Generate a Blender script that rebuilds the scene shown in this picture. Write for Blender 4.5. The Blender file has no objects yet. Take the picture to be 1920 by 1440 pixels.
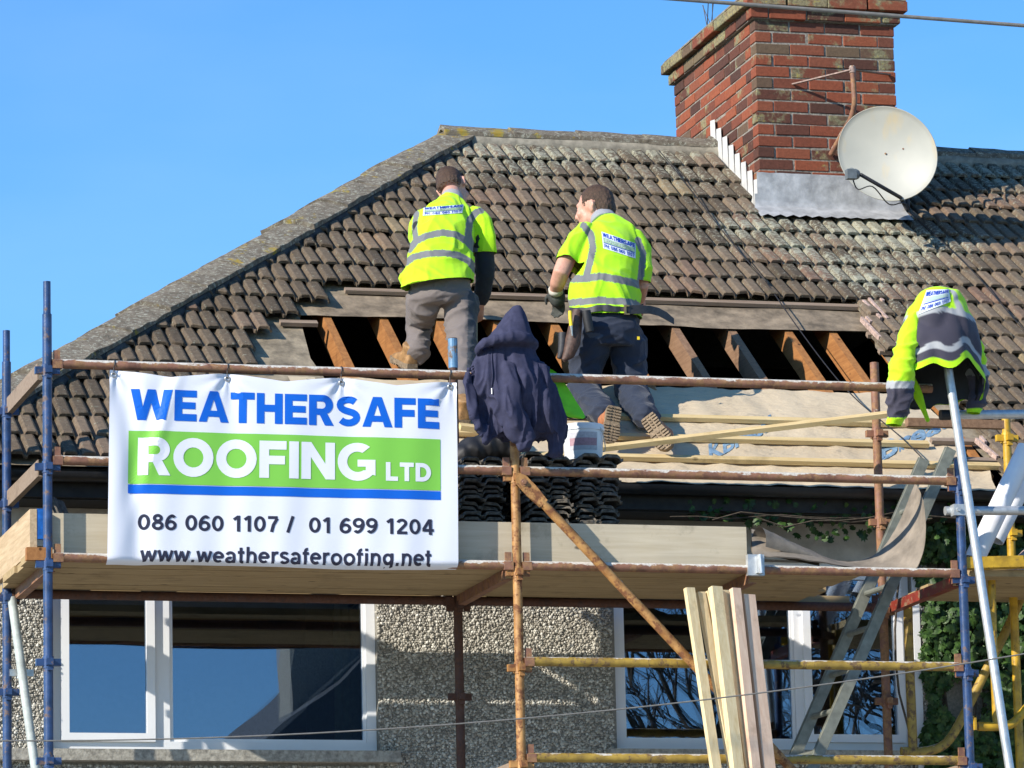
import bpy, bmesh, math, random
import numpy as np
from mathutils import Vector, Matrix, noise as mnoise
from mathutils.bvhtree import BVHTree
from mathutils.geometry import tessellate_polygon

random.seed(7); RNG = np.random.default_rng(7)
SC = bpy.context.scene
COL = SC.collection

# ------------------------------------------------------------------ camera
CAM = np.array([-3.93018556, -23.3022848, 1.6])
YAW, PIT, ROL, FPX = .266610072, .183786228, -.0219285486, 8878.46
_F = np.array([math.sin(YAW)*math.cos(PIT), math.cos(YAW)*math.cos(PIT), math.sin(PIT)])
_R = np.array([math.cos(YAW), -math.sin(YAW), 0.])
_U = np.cross(_R, _F)
_R2 = _R*math.cos(ROL)+_U*math.sin(ROL)
_U2 = -_R*math.sin(ROL)+_U*math.cos(ROL)
cd = bpy.data.cameras.new('camera'); cam = bpy.data.objects.new('camera', cd); COL.objects.link(cam)
cd.sensor_width = 36; cd.lens = FPX/1920*36; cd.clip_start = .1; cd.clip_end = 2000
cam.matrix_world = Matrix([[_R2[i], _U2[i], -_F[i], CAM[i]] for i in range(3)]+[[0, 0, 0, 1]])
SC.camera = cam

# ------------------------------------------------------------------ sky, sun, exposure
SUN_AZ, SUN_EL = 65., 27.            # degrees: azimuth left of the facade's outward normal, elevation
sa, se = math.radians(SUN_AZ), math.radians(SUN_EL)
SUNV = Vector((-math.sin(sa)*math.cos(se), -math.cos(sa)*math.cos(se), math.sin(se)))
W = bpy.data.worlds.new('World'); SC.world = W; W.use_nodes = True
wn = W.node_tree; wn.nodes.clear()
sky = wn.nodes.new('ShaderNodeTexSky'); sky.sky_type = 'NISHITA'; sky.sun_disc = False
sky.sun_elevation = se; sky.sun_rotation = math.atan2(SUNV.x, SUNV.y)
sky.air_density = 1.0; sky.dust_density = 0.0; sky.ozone_density = 4.0; sky.altitude = 1500
hs = wn.nodes.new('ShaderNodeHueSaturation'); hs.inputs['Saturation'].default_value = 1.2
bg = wn.nodes.new('ShaderNodeBackground'); bg.inputs['Strength'].default_value = .15
wo = wn.nodes.new('ShaderNodeOutputWorld')
tc_ = wn.nodes.new('ShaderNodeTexCoord'); mp_ = wn.nodes.new('ShaderNodeMapping'); mp_.inputs['Scale'].default_value = (3, 3, 9)
nz_ = wn.nodes.new('ShaderNodeTexNoise'); nz_.inputs['Scale'].default_value = 2.2; nz_.inputs['Detail'].default_value = 6
rp_ = wn.nodes.new('ShaderNodeMapRange'); rp_.inputs['From Min'].default_value = .48; rp_.inputs['From Max'].default_value = .8; rp_.inputs['To Max'].default_value = .045
mx_ = wn.nodes.new('ShaderNodeMix'); mx_.data_type = 'RGBA'; mx_.inputs[7].default_value = (6.5, 7.0, 7.4, 1)      # thin high cirrus
wn.links.new(tc_.outputs['Generated'], mp_.inputs[0]); wn.links.new(mp_.outputs[0], nz_.inputs['Vector']); wn.links.new(nz_.outputs[0], rp_.inputs['Value']); wn.links.new(rp_.outputs[0], mx_.inputs[0])
wn.links.new(sky.outputs[0], hs.inputs['Color']); wn.links.new(hs.outputs[0], mx_.inputs[6]); wn.links.new(mx_.outputs[2], bg.inputs['Color']); wn.links.new(bg.outputs[0], wo.inputs[0])
sl = bpy.data.lights.new('sun', 'SUN'); sl.energy = 4.6; sl.angle = math.radians(.53); sl.color = (1, .93, .82)
so = bpy.data.objects.new('sun', sl); COL.objects.link(so); so.location = (-20, -20, 30)
so.rotation_euler = SUNV.to_track_quat('Z', 'Y').to_euler()
SC.view_settings.view_transform = 'Standard'; SC.view_settings.look = 'None'
SC.view_settings.exposure = .55; SC.view_settings.gamma = 1; SC.view_settings.use_curve_mapping = False
SC.cycles.max_bounces = 6; SC.cycles.transparent_max_bounces = 8

# ------------------------------------------------------------------ geometry helpers
def V(*a): return Vector(a)
def _ray(u, v): return _F+_R2*(u-960)/FPX+_U2*(720-v)/FPX
def onplane(u, v, pt, n):
    d = _ray(u, v); t = np.dot(np.array(pt)-CAM, n)/np.dot(d, n); return Vector(CAM+d*t)
def P(u, v, Y): return onplane(u, v, (0, Y, 0), np.array([0, 1., 0]))     # where the pixel's ray meets the vertical plane at depth Y
def PX(u, v, X): return onplane(u, v, (X, 0, 0), np.array([1., 0, 0]))
def pix(p):
    d = np.array(p)-CAM; z = d@_F; return np.stack([960+FPX*(d@_R2)/z, 720-FPX*(d@_U2)/z], -1)
TH = math.radians(35); CT, ST = math.cos(TH), math.sin(TH)
YE, ZE = 1.1, 5.837                                        # eaves line of the front slope
RN = np.array([0, -ST, CT])
def RF(X, s, h=0.): return Vector((X, YE+s*CT-h*ST, ZE+s*ST+h*CT))   # point on the roof: along, up the slope, off the slope
def PR(u, v, h=0.):
    q = onplane(u, v, RF(0, 0, h), RN); return q
def RS(u, v, h=0.):
    q = PR(u, v, h); return q.x, (q.y-YE+h*ST)/CT
ROOF_ROT = Matrix(((1, 0, 0), (0, CT, -ST), (0, ST, CT)))
Z0 = 5.102                                                  # scaffold lift joint at deck level

class MB:
    """collects shapes into one mesh"""
    def __init__(s): s.v = []; s.f = []; s.m = []
    def add(s, vs, fs, m=0):
        o = len(s.v); s.v += [tuple(x) for x in vs]; s.f += [tuple(i+o for i in f) for f in fs]; s.m += [m]*len(fs); return s
    def box(s, c, size, R=None, m=0):
        hx, hy, hz = [x/2 for x in size]
        vs = [Vector((x, y, z)) for x in (-hx, hx) for y in (-hy, hy) for z in (-hz, hz)]
        if R is not None: vs = [R @ q for q in vs]
        vs = [q+Vector(c) for q in vs]
        return s.add(vs, [(0, 1, 3, 2), (4, 6, 7, 5), (0, 4, 5, 1), (2, 3, 7, 6), (0, 2, 6, 4), (1, 5, 7, 3)], m)
    def span(s, x0, x1, y0, y1, z0, z1, m=0):
        return s.box(((x0+x1)/2, (y0+y1)/2, (z0+z1)/2), (x1-x0, y1-y0, z1-z0), None, m)
    def bar(s, a, b, w, h, up=(0, 0, 1), m=0):
        a, b = Vector(a), Vector(b); d = b-a; L = d.length; z = d/L
        x = Vector(up).cross(z)
        if x.length < 1e-5: x = Vector((1, 0, 0)).cross(z)
        x.normalize(); y = z.cross(x)
        R = Matrix((x, y, z)).transposed()
        return s.box((a+b)/2, (w, h, L), R, m)
    def tube(s, pts, r, n=12, cap=True, m=0):
        pts = [Vector(p) for p in pts]; k = len(pts); rs = r if isinstance(r, (list, tuple)) else [r]*k
        rings = []; up = None
        for i, p in enumerate(pts):
            t = (pts[min(i+1, k-1)]-pts[max(i-1, 0)]).normalized()
            if up is None: up = Vector((0, 0, 1)) if abs(t.z) < .9 else Vector((1, 0, 0))
            x = up.cross(t).normalized(); up = t.cross(x)
            rings.append([p+(x*math.cos(2*math.pi*j/n)+up*math.sin(2*math.pi*j/n))*rs[i] for j in range(n)])
        return s.rings(rings, cap, m)
    def rings(s, rings, cap=True, m=0, closed=True):
        n = len(rings[0]); vs = [q for r in rings for q in r]; fs = []
        for i in range(len(rings)-1):
            for j in range(n if closed else n-1):
                a, b = i*n+j, i*n+(j+1) % n; fs.append((a, b, b+n, a+n))
        if cap and closed: fs += [tuple(range(n))[::-1], tuple((len(rings)-1)*n+j for j in range(n))]
        return s.add(vs, fs, m)
    def sheet(s, grid, m=0): return s.rings(grid, False, m, False)
    def sphere(s, c, r, n=10, k=7, R=None, m=0):
        rr = r if isinstance(r, (tuple, list)) else (r, r, r); rings = []
        for i in range(k+1):
            t = math.pi*min(max(i/k, .03), .97)
            q = [Vector((rr[0]*math.sin(t)*math.cos(2*math.pi*j/n), rr[1]*math.sin(t)*math.sin(2*math.pi*j/n), -rr[2]*math.cos(t))) for j in range(n)]
            rings.append([(R @ x if R is not None else x)+Vector(c) for x in q])
        return s.rings(rings, True, m)
    def mesh(s, name='m', smooth=False):
        me = bpy.data.meshes.new(name); me.from_pydata(s.v, [], s.f)
        if any(s.m): me.polygons.foreach_set('material_index', s.m)
        if smooth: me.polygons.foreach_set('use_smooth', [True]*len(s.f))
        me.update(); return me
    def obj(s, name, mats, parent=None, smooth=False, auto=False):
        me = s.mesh(name, smooth)
        if auto:
            me.polygons.foreach_set('use_smooth', [True]*len(s.f)); me.set_sharp_from_angle(angle=math.radians(40))
        return link(name, me, mats, parent)

def link(name, me, mats, parent=None):
    o = bpy.data.objects.new(name, me); COL.objects.link(o)
    if mats is not None and len(me.materials) == 0:
        for m in (mats if isinstance(mats, (list, tuple)) else [mats]): me.materials.append(m)
    if parent is not None: child(o, parent)
    return o
def child(o, parent):
    o.parent = parent
    if parent.type == 'EMPTY': o.matrix_parent_inverse = Matrix.Translation(parent.location).inverted()
def tag(o, label, cat, group=None):
    o['label'] = label; o['category'] = cat
    if group: o['group'] = group
    return o
def thing(name, loc, label, cat, group=None):
    o = bpy.data.objects.new(name, None); COL.objects.link(o); o.location = loc; o.empty_display_size = .1
    return tag(o, label, cat, group)
def struct(o): o['kind'] = 'structure'; return o
def stuff(o): o['kind'] = 'stuff'; return o
def attr(me, name, vals):
    a = me.attributes.new(name, 'FLOAT', 'POINT'); a.data.foreach_set('value', np.asarray(vals, np.float32))
def colattr(me, name, cols):
    a = me.attributes.new(name, 'FLOAT_COLOR', 'POINT'); c = np.ones((len(cols), 4), np.float32); c[:, :3] = cols
    a.data.foreach_set('color', c.ravel())
def coords(me):
    a = np.empty(len(me.vertices)*3); me.vertices.foreach_get('co', a); return a.reshape(-1, 3)
def setco(me, a): me.vertices.foreach_set('co', np.asarray(a, float).ravel()); me.update()
def normals(me):
    a = np.empty(len(me.vertices)*3); me.vertices.foreach_get('normal', a); return a.reshape(-1, 3)
def fuse(mb, voxel=.012, smooth=4, sub=False):
    """union of overlapping shapes as one continuous skin"""
    o = bpy.data.objects.new('tmp', mb.mesh('tmp')); COL.objects.link(o)
    md = o.modifiers.new('r', 'REMESH'); md.mode = 'VOXEL'; md.voxel_size = voxel
    if smooth: m2 = o.modifiers.new('s', 'SMOOTH'); m2.iterations = smooth; m2.factor = .5
    me = bpy.data.meshes.new_from_object(o.evaluated_get(bpy.context.evaluated_depsgraph_get()))
    bpy.data.objects.remove(o)
    me.polygons.foreach_set('use_smooth', [True]*len(me.polygons)); me.update()
    return me
def bvh_of(me):
    return BVHTree.FromPolygons([v.co.copy() for v in me.vertices], [tuple(p.vertices) for p in me.polygons])

# ------------------------------------------------------------------ material helpers
class Mt:
    def __init__(s, name, rough=.7, metal=0., spec=.5):
        s.m = bpy.data.materials.new(name); s.m.use_nodes = True; s.nt = s.m.node_tree
        s.b = s.nt.nodes['Principled BSDF']; s.set('Roughness', rough); s.set('Metallic', metal); s.set('Specular IOR Level', spec)
        g = s.nt.nodes.new('ShaderNodeNewGeometry'); s.pos = g.outputs['Position']; s.nrm = g.outputs['Normal']
        s.obj = s.nt.nodes.new('ShaderNodeTexCoord').outputs['Object']
    def set(s, k, v): s.link(v, s.b.inputs[k])
    def link(s, v, sock):
        if isinstance(v, bpy.types.NodeSocket): s.nt.links.new(v, sock)
        else:
            if isinstance(v, (tuple, list)) and len(v) == 3 and sock.type == 'RGBA': v = (*v, 1)
            sock.default_value = v
    def noise(s, scale, detail=4, rough=.6, vec=None, out='Fac', stretch=None, dist=0.):
        n = s.nt.nodes.new('ShaderNodeTexNoise'); n.inputs['Scale'].default_value = scale; n.inputs['Detail'].default_value = detail
        n.inputs['Roughness'].default_value = rough; n.inputs['Distortion'].default_value = dist
        v = vec if vec is not None else s.pos
        if stretch:
            mp = s.nt.nodes.new('ShaderNodeMapping'); s.link(v, mp.inputs[0]); mp.inputs['Scale'].default_value = stretch; v = mp.outputs[0]
        s.link(v, n.inputs['Vector']); return n.outputs[out]
    def voro(s, scale, feature='F1', out='Distance', vec=None):
        n = s.nt.nodes.new('ShaderNodeTexVoronoi'); n.feature = feature; n.inputs['Scale'].default_value = scale
        s.link(vec if vec is not None else s.pos, n.inputs['Vector']); return n.outputs[out]
    def ramp(s, fac, stops, interp='LINEAR'):
        n = s.nt.nodes.new('ShaderNodeValToRGB'); s.link(fac, n.inputs[0]); cr = n.color_ramp; cr.interpolation = interp
        while len(cr.elements) > 1: cr.elements.remove(cr.elements[-1])
        for i, (p, c) in enumerate(stops):
            e = cr.elements[0] if i == 0 else cr.elements.new(p)
            e.position = p; e.color = (*c, 1) if isinstance(c, (tuple, list)) else (c, c, c, 1)
        return n.outputs[0]
    def mix(s, fac, a, b, mode='MIX'):
        n = s.nt.nodes.new('ShaderNodeMix'); n.data_type = 'RGBA'; n.blend_type = mode
        s.link(fac, n.inputs[0]); s.link(a, n.inputs[6]); s.link(b, n.inputs[7]); return n.outputs[2]
    def math(s, op, a, b=0., c=0.):
        n = s.nt.nodes.new('ShaderNodeMath'); n.operation = op
        for i, x in enumerate((a, b, c)): s.link(x, n.inputs[i])
        return n.outputs[0]
    def sep(s, v):
        n = s.nt.nodes.new('ShaderNodeSeparateXYZ'); s.link(v, n.inputs[0]); return n.outputs
    def rnd(s): return s.nt.nodes.new('ShaderNodeObjectInfo').outputs['Random']
    def att(s, name, out='Fac'):
        n = s.nt.nodes.new('ShaderNodeAttribute'); n.attribute_name = name; return n.outputs[out]
    def bump(s, h, strength=.5, dist=.01):
        n = s.nt.nodes.new('ShaderNodeBump'); n.inputs['Strength'].default_value = strength; n.inputs['Distance'].default_value = dist
        s.link(h, n.inputs['Height']); s.set('Normal', n.outputs[0]); return s
    def col(s, c): s.set('Base Color', c); return s

def simple(name, c, rough=.6, metal=0., var=.12, scale=30, bump=0., bs=200, spec=.5):
    t = Mt(name, rough, metal, spec)
    d = tuple(x*(1-var*2) for x in c); l = tuple(min(1, x*(1+var)) for x in c)
    t.col(t.ramp(t.noise(scale), [(.3, d), (.7, l)]))
    if bump: t.bump(t.noise(bs, 3), bump, .004)
    return t.m

def tube_mat(name, base, rust, amount, splash=.0, rough=.45, metal=0., base2=None):
    """painted or bare scaffold tube with rust and mortar splashes lying on its upper side"""
    t = Mt(name, rough, metal)
    c = t.ramp(t.noise(14, 5), [(.35, tuple(x*.75 for x in base)), (.65, base2 or base)])
    rm = t.ramp(t.noise(22, 6, .7), [(.62-amount, 0.), (.70-amount*.9, 1.)])
    rc = t.ramp(t.noise(60, 4), [(.3, tuple(x*.55 for x in rust)), (.7, rust)])
    c = t.mix(rm, c, rc)
    if splash:
        up = t.sep(t.nrm)[2]
        k = t.math('ADD', t.math('MULTIPLY', up, .34), t.noise(26, 6, .75, stretch=(.5, 1, 1)))
        c = t.mix(t.ramp(k, [(.86-splash*.3, 0.), (.93-splash*.3, 1.)]), c, t.ramp(t.noise(90), [(.3, (.42, .38, .32)), (.7, (.72, .68, .6))]))
    t.col(c); t.set('Roughness', t.ramp(rm, [(0, rough), (1, .85)])); t.bump(t.noise(120, 5), .35, .002)
    return t.m

def wood(name, dark, light, axis=0, gscale=1., rough=.75, knots=True, grey=0.):
    t = Mt(name, rough, 0, .3)
    st = [9., 9., 9.]; st[axis] = .55
    g = t.noise(6*gscale, 6, .65, stretch=tuple(st), dist=.4)
    c = t.ramp(g, [(.25, dark), (.5, tuple((a+b)/2 for a, b in zip(dark, light))), (.75, light)])
    if grey: c = t.mix(t.ramp(t.noise(3), [(.35, 0.), (.65, grey)]), c, (.30, .28, .25))
    if knots:
        st2 = [2.2, 2.2, 2.2]; st2[axis] = 1.
        mp = t.nt.nodes.new('ShaderNodeMapping'); t.link(t.pos, mp.inputs[0]); mp.inputs['Scale'].default_value = st2
        k = t.voro(3.2, vec=mp.outputs[0])
        c = t.mix(t.ramp(k, [(.045, 1.), (.085, 0.)]), c, tuple(x*.3 for x in dark))
    c = t.mix(t.ramp(t.noise(5, 6, .7), [(.56, 0.), (.72, .45)]), c, tuple(x*.35 for x in dark))
    t.col(c); t.bump(g, .3, .003); return t.m

# ------------------------------------------------------------------ materials
MAT = {}
def tile_mat(name, use_attr):
    t = Mt(name, .92, 0, .2)
    r = t.att('rnd') if use_attr else t.rnd()
    base = t.ramp(r, [(0, (.100, .077, .055)), (.3, (.152, .116, .081)), (.6, (.190, .145, .101)), (.82, (.228, .172, .12)), (.94, (.215, .137, .098)), (1, (.31, .24, .14))])
    base = t.mix(.75, base, t.ramp(t.noise(30, 6, .7), [(.28, .42), (.62, 1.)]), 'MULTIPLY')
    x, y, z = t.sep(t.pos)
    # crusty lichen: thickest on the upper courses and below the chimney
    hi = t.ramp(z, [(0, 0.), (1, 1.)])
    hz = t.math('MULTIPLY', t.math('SUBTRACT', z, 8.05), .30)
    dx = t.math('ABSOLUTE', t.math('SUBTRACT', x, 5.62)); dy = t.math('ABSOLUTE', t.math('SUBTRACT', y, 3.95))
    ch = t.math('SUBTRACT', .34, t.math('ADD', t.math('MULTIPLY', dx, .27), t.math('MULTIPLY', dy, .30)))
    bias = t.math('MAXIMUM', t.math('MAXIMUM', hz, ch), 0.)
    bias = t.math('MULTIPLY', t.math('MINIMUM', bias, .22), t.ramp(t.noise(3.2, 4, .6), [(.38, .25), (.62, 1.)]))
    li = t.math('ADD', t.noise(42, 7, .78), bias)
    li = t.math('ADD', li, t.math('MULTIPLY', t.noise(7, 3), .12))
    lm = t.ramp(li, [(.635, 0.), (.70, .95)])
    lc = t.ramp(t.noise(150, 4), [(.3, (.2, .2, .14)), (.55, (.38, .37, .28)), (.75, (.58, .56, .47))])
    c = t.mix(lm, base, lc)
    om = t.ramp(t.math('ADD', t.noise(9, 5, .7), t.math('MULTIPLY', bias, .35)), [(.70, 0.), (.76, 1.)])
    c = t.mix(t.math('MULTIPLY', om, .75), c, t.ramp(t.noise(50), [(.35, (.30, .19, .035)), (.65, (.22, .2, .06))]))
    gm = t.ramp(t.noise(12, 5, .7, stretch=(1, .6, 1)), [(.60, 0.), (.72, 1.)])
    c = t.mix(t.math('MULTIPLY', gm, .5), c, (.075, .08, .03))
    t.col(c); t.bump(t.math('ADD', t.noise(160, 5, .75), t.math('MULTIPLY', lm, .3)), .8, .006)
    return t.m
MAT['tile'] = tile_mat('concrete_tile', False); MAT['tile_a'] = tile_mat('concrete_tile_mass', True)
def ridge_mat():
    t = Mt('ridge_tile', .95, 0, .2)
    c = t.ramp(t.noise(16, 7, .75), [(.3, (.08, .069, .054)), (.5, (.185, .157, .12)), (.7, (.30, .265, .205))])
    c = t.mix(t.ramp(t.noise(40, 6, .75), [(.53, 0.), (.6, 1.)]), c, t.ramp(t.noise(120), [(.3, (.24, .24, .18)), (.7, (.52, .51, .43))]))
    ap_ = t.nt.nodes.new('ShaderNodeVectorMath'); ap_.operation = 'DISTANCE'; t.link(t.pos, ap_.inputs[0]); ap_.inputs[1].default_value = (3.55, 5.05, 8.68)
    nb = t.math('ADD', t.noise(6, 6, .72), t.math('MULTIPLY', t.math('MAXIMUM', t.math('SUBTRACT', .55, ap_.outputs['Value']), 0.), .22))
    c = t.mix(t.ramp(nb, [(.60, 0.), (.65, .9)]), c, t.ramp(t.noise(30), [(.4, (.40, .26, .03)), (.65, (.30, .28, .08))]))
    t.col(c); t.bump(t.noise(90, 6, .8), .9, .01); return t.m
MAT['ridge'] = ridge_mat()
def mort():
    t = Mt('bedding_mortar', .95, 0, .2); t.col(t.ramp(t.noise(25, 5), [(.3, (.09, .085, .075)), (.7, (.17, .16, .135))])); t.bump(t.noise(40, 6, .7), .9, .02); return t.m
MAT['bedding'] = mort(); MAT['bedding_dark'] = simple('shaded_hip_bedding', (.05, .055, .06), .9, 0, .3, 20, .9, 40); MAT['bedding_pale'] = simple('pale_ridge_bedding', (.30, .27, .21), .95, 0, .2, 20, .9, 40)  # hip bedding's shade is put into its near-black tone; ridge stays pale
def brick():
    t = Mt('brick', .9, 0, .25); r = t.rnd()
    c = t.ramp(r, [(0, (.09, .045, .034)), (.18, (.16, .06, .04)), (.4, (.30, .085, .045)), (.62, (.36, .105, .05)), (.8, (.25, .085, .05)), (.92, (.13, .06, .045)), (1, (.20, .15, .09))])
    c = t.mix(.7, c, t.ramp(t.noise(45, 6, .75), [(.28, .35), (.7, 1.)]), 'MULTIPLY')
    x, y, z = t.sep(t.pos)
    lb = t.math('MULTIPLY', t.math('MAXIMUM', t.math('SUBTRACT', z, 9.28), 0.), 1.3)
    ly = t.math('ADD', t.math('ADD', t.noise(7, 5, .7), t.math('MULTIPLY', t.math('SUBTRACT', t.math('FRACT', t.math('MULTIPLY', r, 7.31)), .5), .30)), lb)
    c = t.mix(t.ramp(ly, [(.62, 0.), (.72, .85)]), c, t.ramp(t.noise(60, 4), [(.35, (.13, .12, .06)), (.55, (.26, .25, .15)), (.72, (.40, .34, .06))]))
    t.col(c); t.bump(t.noise(140, 5, .7), .7, .006); return t.m
MAT['brick'] = brick()
MAT['mortar'] = simple('brick_mortar', (.29, .26, .215), .95, 0, .3, 60, .8, 150)
MAT['lead'] = simple('lead_flashing', (.46, .46, .455), .55, .15, .2, 11, .6, 45)
MAT['white_paint'] = simple('white_flaking_paint', (.60, .59, .56), .6, 0, .08, 12, .3, 60)
MAT['felt_old'] = simple('old_grey_felt', (.30, .245, .17), .9, 0, .3, 9, .8, 45)
MAT['felt_strip'] = simple('brown_grey_felt', (.24, .20, .155), .9, 0, .2, 9, .6, 50)
MAT['greypaint'] = simple('pale_grey_painted_tube', (.46, .50, .47), .55, 0, .15, 20)
MAT['strip'] = simple('weathered_brown_strip', (.26, .20, .135), .9, 0, .3, 9, .8, 45)
MAT['dark'] = simple('attic_shade_felt', (.02, .018, .016), .95)
def membrane():
    t = Mt('breather_membrane', .75, 0, .25)
    c = t.ramp(t.noise(2.5, 5), [(.3, (.50, .40, .27)), (.7, (.60, .49, .34))])
    c = t.mix(t.ramp(t.noise(9, 6, .75), [(.58, 0.), (.70, .6)]), c, (.22, .19, .15))
    t.col(c); t.bump(t.noise(7, 4, stretch=(1, 3, 3)), .5, .03); return t.m
MAT['membrane'] = membrane()
MAT['ink'] = simple('membrane_blue_ink', (.20, .32, .44), .75, 0, .2, 40)
MAT['pine'] = wood('new_pine', (.52, .36, .15), (.74, .58, .31), 0)
MAT['pine_y'] = wood('new_pine_upright', (.62, .46, .23), (.82, .69, .43), 2)
MAT['pine_pink'] = wood('pinkish_pine_upright', (.64, .42, .28), (.80, .60, .44), 2)
MAT['rafter'] = wood('old_rafter', (.24, .095, .03), (.44, .20, .065), 1, 1.)
MAT['rafter2'] = wood('old_dark_rafter', (.15, .085, .05), (.33, .2, .12), 1, 1.)
MAT['old_wood'] = wood('weathered_board', (.48, .40, .27), (.62, .54, .40), 0, .6, .85, True, .18)
MAT['old_wood_y'] = wood('weathered_end_board', (.36, .25, .14), (.62, .47, .30), 1, 1., .85)
MAT['deck'] = wood('scaffold_board', (.26, .18, .085), (.50, .37, .20), 0, 1., .85)
MAT['batten_old'] = wood('old_batten', (.20, .14, .10), (.34, .26, .19), 0)
MAT['blue'] = tube_mat('blue_scaffold_paint', (.022, .05, .13), (.20, .13, .09), .06, .0, .32, base2=(.035, .075, .19))
MAT['rust'] = tube_mat('rusty_brown_tube', (.20, .09, .055), (.36, .19, .09), .16, .72, .6, base2=(.30, .14, .085))
MAT['orange'] = tube_mat('orange_rust_tube', (.38, .17, .045), (.23, .09, .035), .13, .25, .55, base2=(.50, .27, .09))
MAT['rustdark'] = tube_mat('dark_rusty_tube', (.07, .035, .026), (.12, .055, .035), .2, .0, .7, base2=(.10, .05, .04))
MAT['yellow'] = tube_mat('yellow_scaffold_paint', (.48, .28, .02), (.25, .16, .05), .05, .15, .4, base2=(.62, .37, .022))
MAT['olive'] = tube_mat('dull_yellow_tube', (.34, .22, .04), (.2, .12, .06), .10, .3, .5, base2=(.44, .29, .05))
MAT['redtube'] = tube_mat('red_transom_paint', (.25, .035, .02), (.3, .18, .1), .12, .3, .5)
def galv():
    t = Mt('galvanised_tube', .4, .6); t.col(t.ramp(t.noise(30, 5), [(.3, (.46, .48, .49)), (.7, (.64, .66, .66))]))
    t.set('Roughness', t.ramp(t.noise(18), [(.3, .36), (.7, .55)])); return t.m
MAT['galv'] = galv()
MAT['alu'] = simple('dull_aluminium', (.24, .25, .21), .55, .35, .15, 20, .2)
MAT['upvc'] = simple('white_upvc', (.80, .81, .82), .3, 0, .02, 4)
MAT['white_pipe'] = simple('white_plastic_pipe', (.82, .82, .84), .35, 0, .03, 5)
MAT['concrete'] = simple('rough_concrete', (.36, .34, .29), .9, 0, .25, 40, .8, 90)
MAT['render'] = simple('cream_painted_render', (.50, .47, .41), .9, 0, .12, 10, .3)
MAT['wall'] = simple('dash_backing', (.25, .235, .20), .95, 0, .2, 60, .6)
MAT['fascia'] = simple('black_stained_fascia', (.022, .019, .016), .7, 0, .3, 20)
MAT['gutter'] = simple('black_gutter', (.02, .02, .021), .4)
def pebble():
    t = Mt('pebble_dash', .8, 0, .3); t.col(t.ramp(t.att('rnd'), [(0, (.20, .185, .155)), (.35, (.35, .325, .275)), (.7, (.50, .475, .41)), (1, (.72, .70, .63))])); return t.m
MAT['pebble'] = pebble()
def glass():
    m = bpy.data.materials.new('window_glass'); m.use_nodes = True; nt = m.node_tree; nt.nodes.clear()
    g = nt.nodes.new('ShaderNodeBsdfGlossy'); g.inputs['Roughness'].default_value = 0; g.inputs['Color'].default_value = (.66, .80, 1., 1)
    tr = nt.nodes.new('ShaderNodeBsdfTransparent'); tr.inputs['Color'].default_value = (.75, .78, .78, 1)
    lw = nt.nodes.new('ShaderNodeFresnel'); lw.inputs['IOR'].default_value = 2.5
    n = nt.nodes.new('ShaderNodeTexNoise'); n.inputs['Scale'].default_value = 1.6; n.inputs['Detail'].default_value = 1
    bp = nt.nodes.new('ShaderNodeBump'); bp.inputs['Strength'].default_value = .035; bp.inputs['Distance'].default_value = .02
    nt.links.new(n.outputs[0], bp.inputs['Height']); nt.links.new(bp.outputs[0], g.inputs['Normal'])
    mx = nt.nodes.new('ShaderNodeMixShader'); o = nt.nodes.new('ShaderNodeOutputMaterial')
    nt.links.new(lw.outputs[0], mx.inputs[0]); nt.links.new(tr.outputs[0], mx.inputs[1]); nt.links.new(g.outputs[0], mx.inputs[2]); nt.links.new(mx.outputs[0], o.inputs[0])
    return m
MAT['glass'] = glass()
def garment(name, rough=.75, fine=500, bs=.25):
    t = Mt(name, rough, 0, .25); t.col(t.att('col', 'Color')); t.set('Sheen Weight', .15); t.bump(t.math('ADD', t.noise(fine, 2), t.math('MULTIPLY', t.noise(22, 4, .6), 2.)), bs, .006); return t.m
MAT['garment'] = garment('coloured_cloth')
MAT['navy'] = simple('navy_jersey', (.046, .048, .088), .95, 0, .12, 25, .35, 300, .15)
MAT['skin'] = simple('skin', (.62, .33, .24), .5, 0, .08, 60, .2, 300)
def hairm():
    t = Mt('short_brown_hair', .55, 0, .4); t.col(t.ramp(t.noise(220, 3, stretch=(1, 1, .25)), [(.3, (.024, .014, .009)), (.7, (.125, .07, .042))])); t.bump(t.noise(350, 3, stretch=(1, 1, .3)), .8, .008); return t.m
MAT['hair'] = hairm()
MAT['boot'] = simple('tan_leather', (.36, .20, .08), .6, 0, .2, 40, .3)
MAT['boot2'] = simple('brown_leather', (.42, .16, .07), .6, 0, .2, 40, .3)
MAT['sole'] = simple('dusty_rubber_sole', (.26, .19, .12), .9, 0, .25, 60, .5)
MAT['glove'] = simple('dark_work_glove', (.05, .055, .05), .8, 0, .2, 60)
MAT['cuff'] = simple('pale_glove_cuff', (.50, .48, .42), .8, 0, .1, 60)
MAT['leather'] = simple('worn_tool_leather', (.10, .055, .04), .6, 0, .3, 40, .4)
MAT['black'] = simple('black_rubber', (.015, .015, .017), .6)
MAT['belt'] = simple('grey_black_belt', (.035, .035, .04), .6, 0, .2, 50)
MAT['brass'] = simple('brass_buckle', (.55, .32, .14), .35, .9)
MAT['yellow_pl'] = simple('yellow_plastic', (.85, .62, .02), .4)
MAT['bucket'] = simple('white_bucket_plastic', (.76, .80, .84), .35, 0, .03, 5)
MAT['label_pink'] = simple('faded_pink_label', (.42, .25, .29), .6, 0, .1, 60)
MAT['label_grey'] = simple('faded_grey_label', (.50, .50, .54), .6, 0, .1, 60)
MAT['label_dark'] = simple('dark_label_print', (.08, .07, .12), .6)
MAT['green_vest'] = simple('green_vest_cloth', (.20, .72, .02), .7, 0, .08, 20)
def vinyl(name, c):
    t = Mt(name, .42, 0, .35); t.col(c); return t.m
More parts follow.
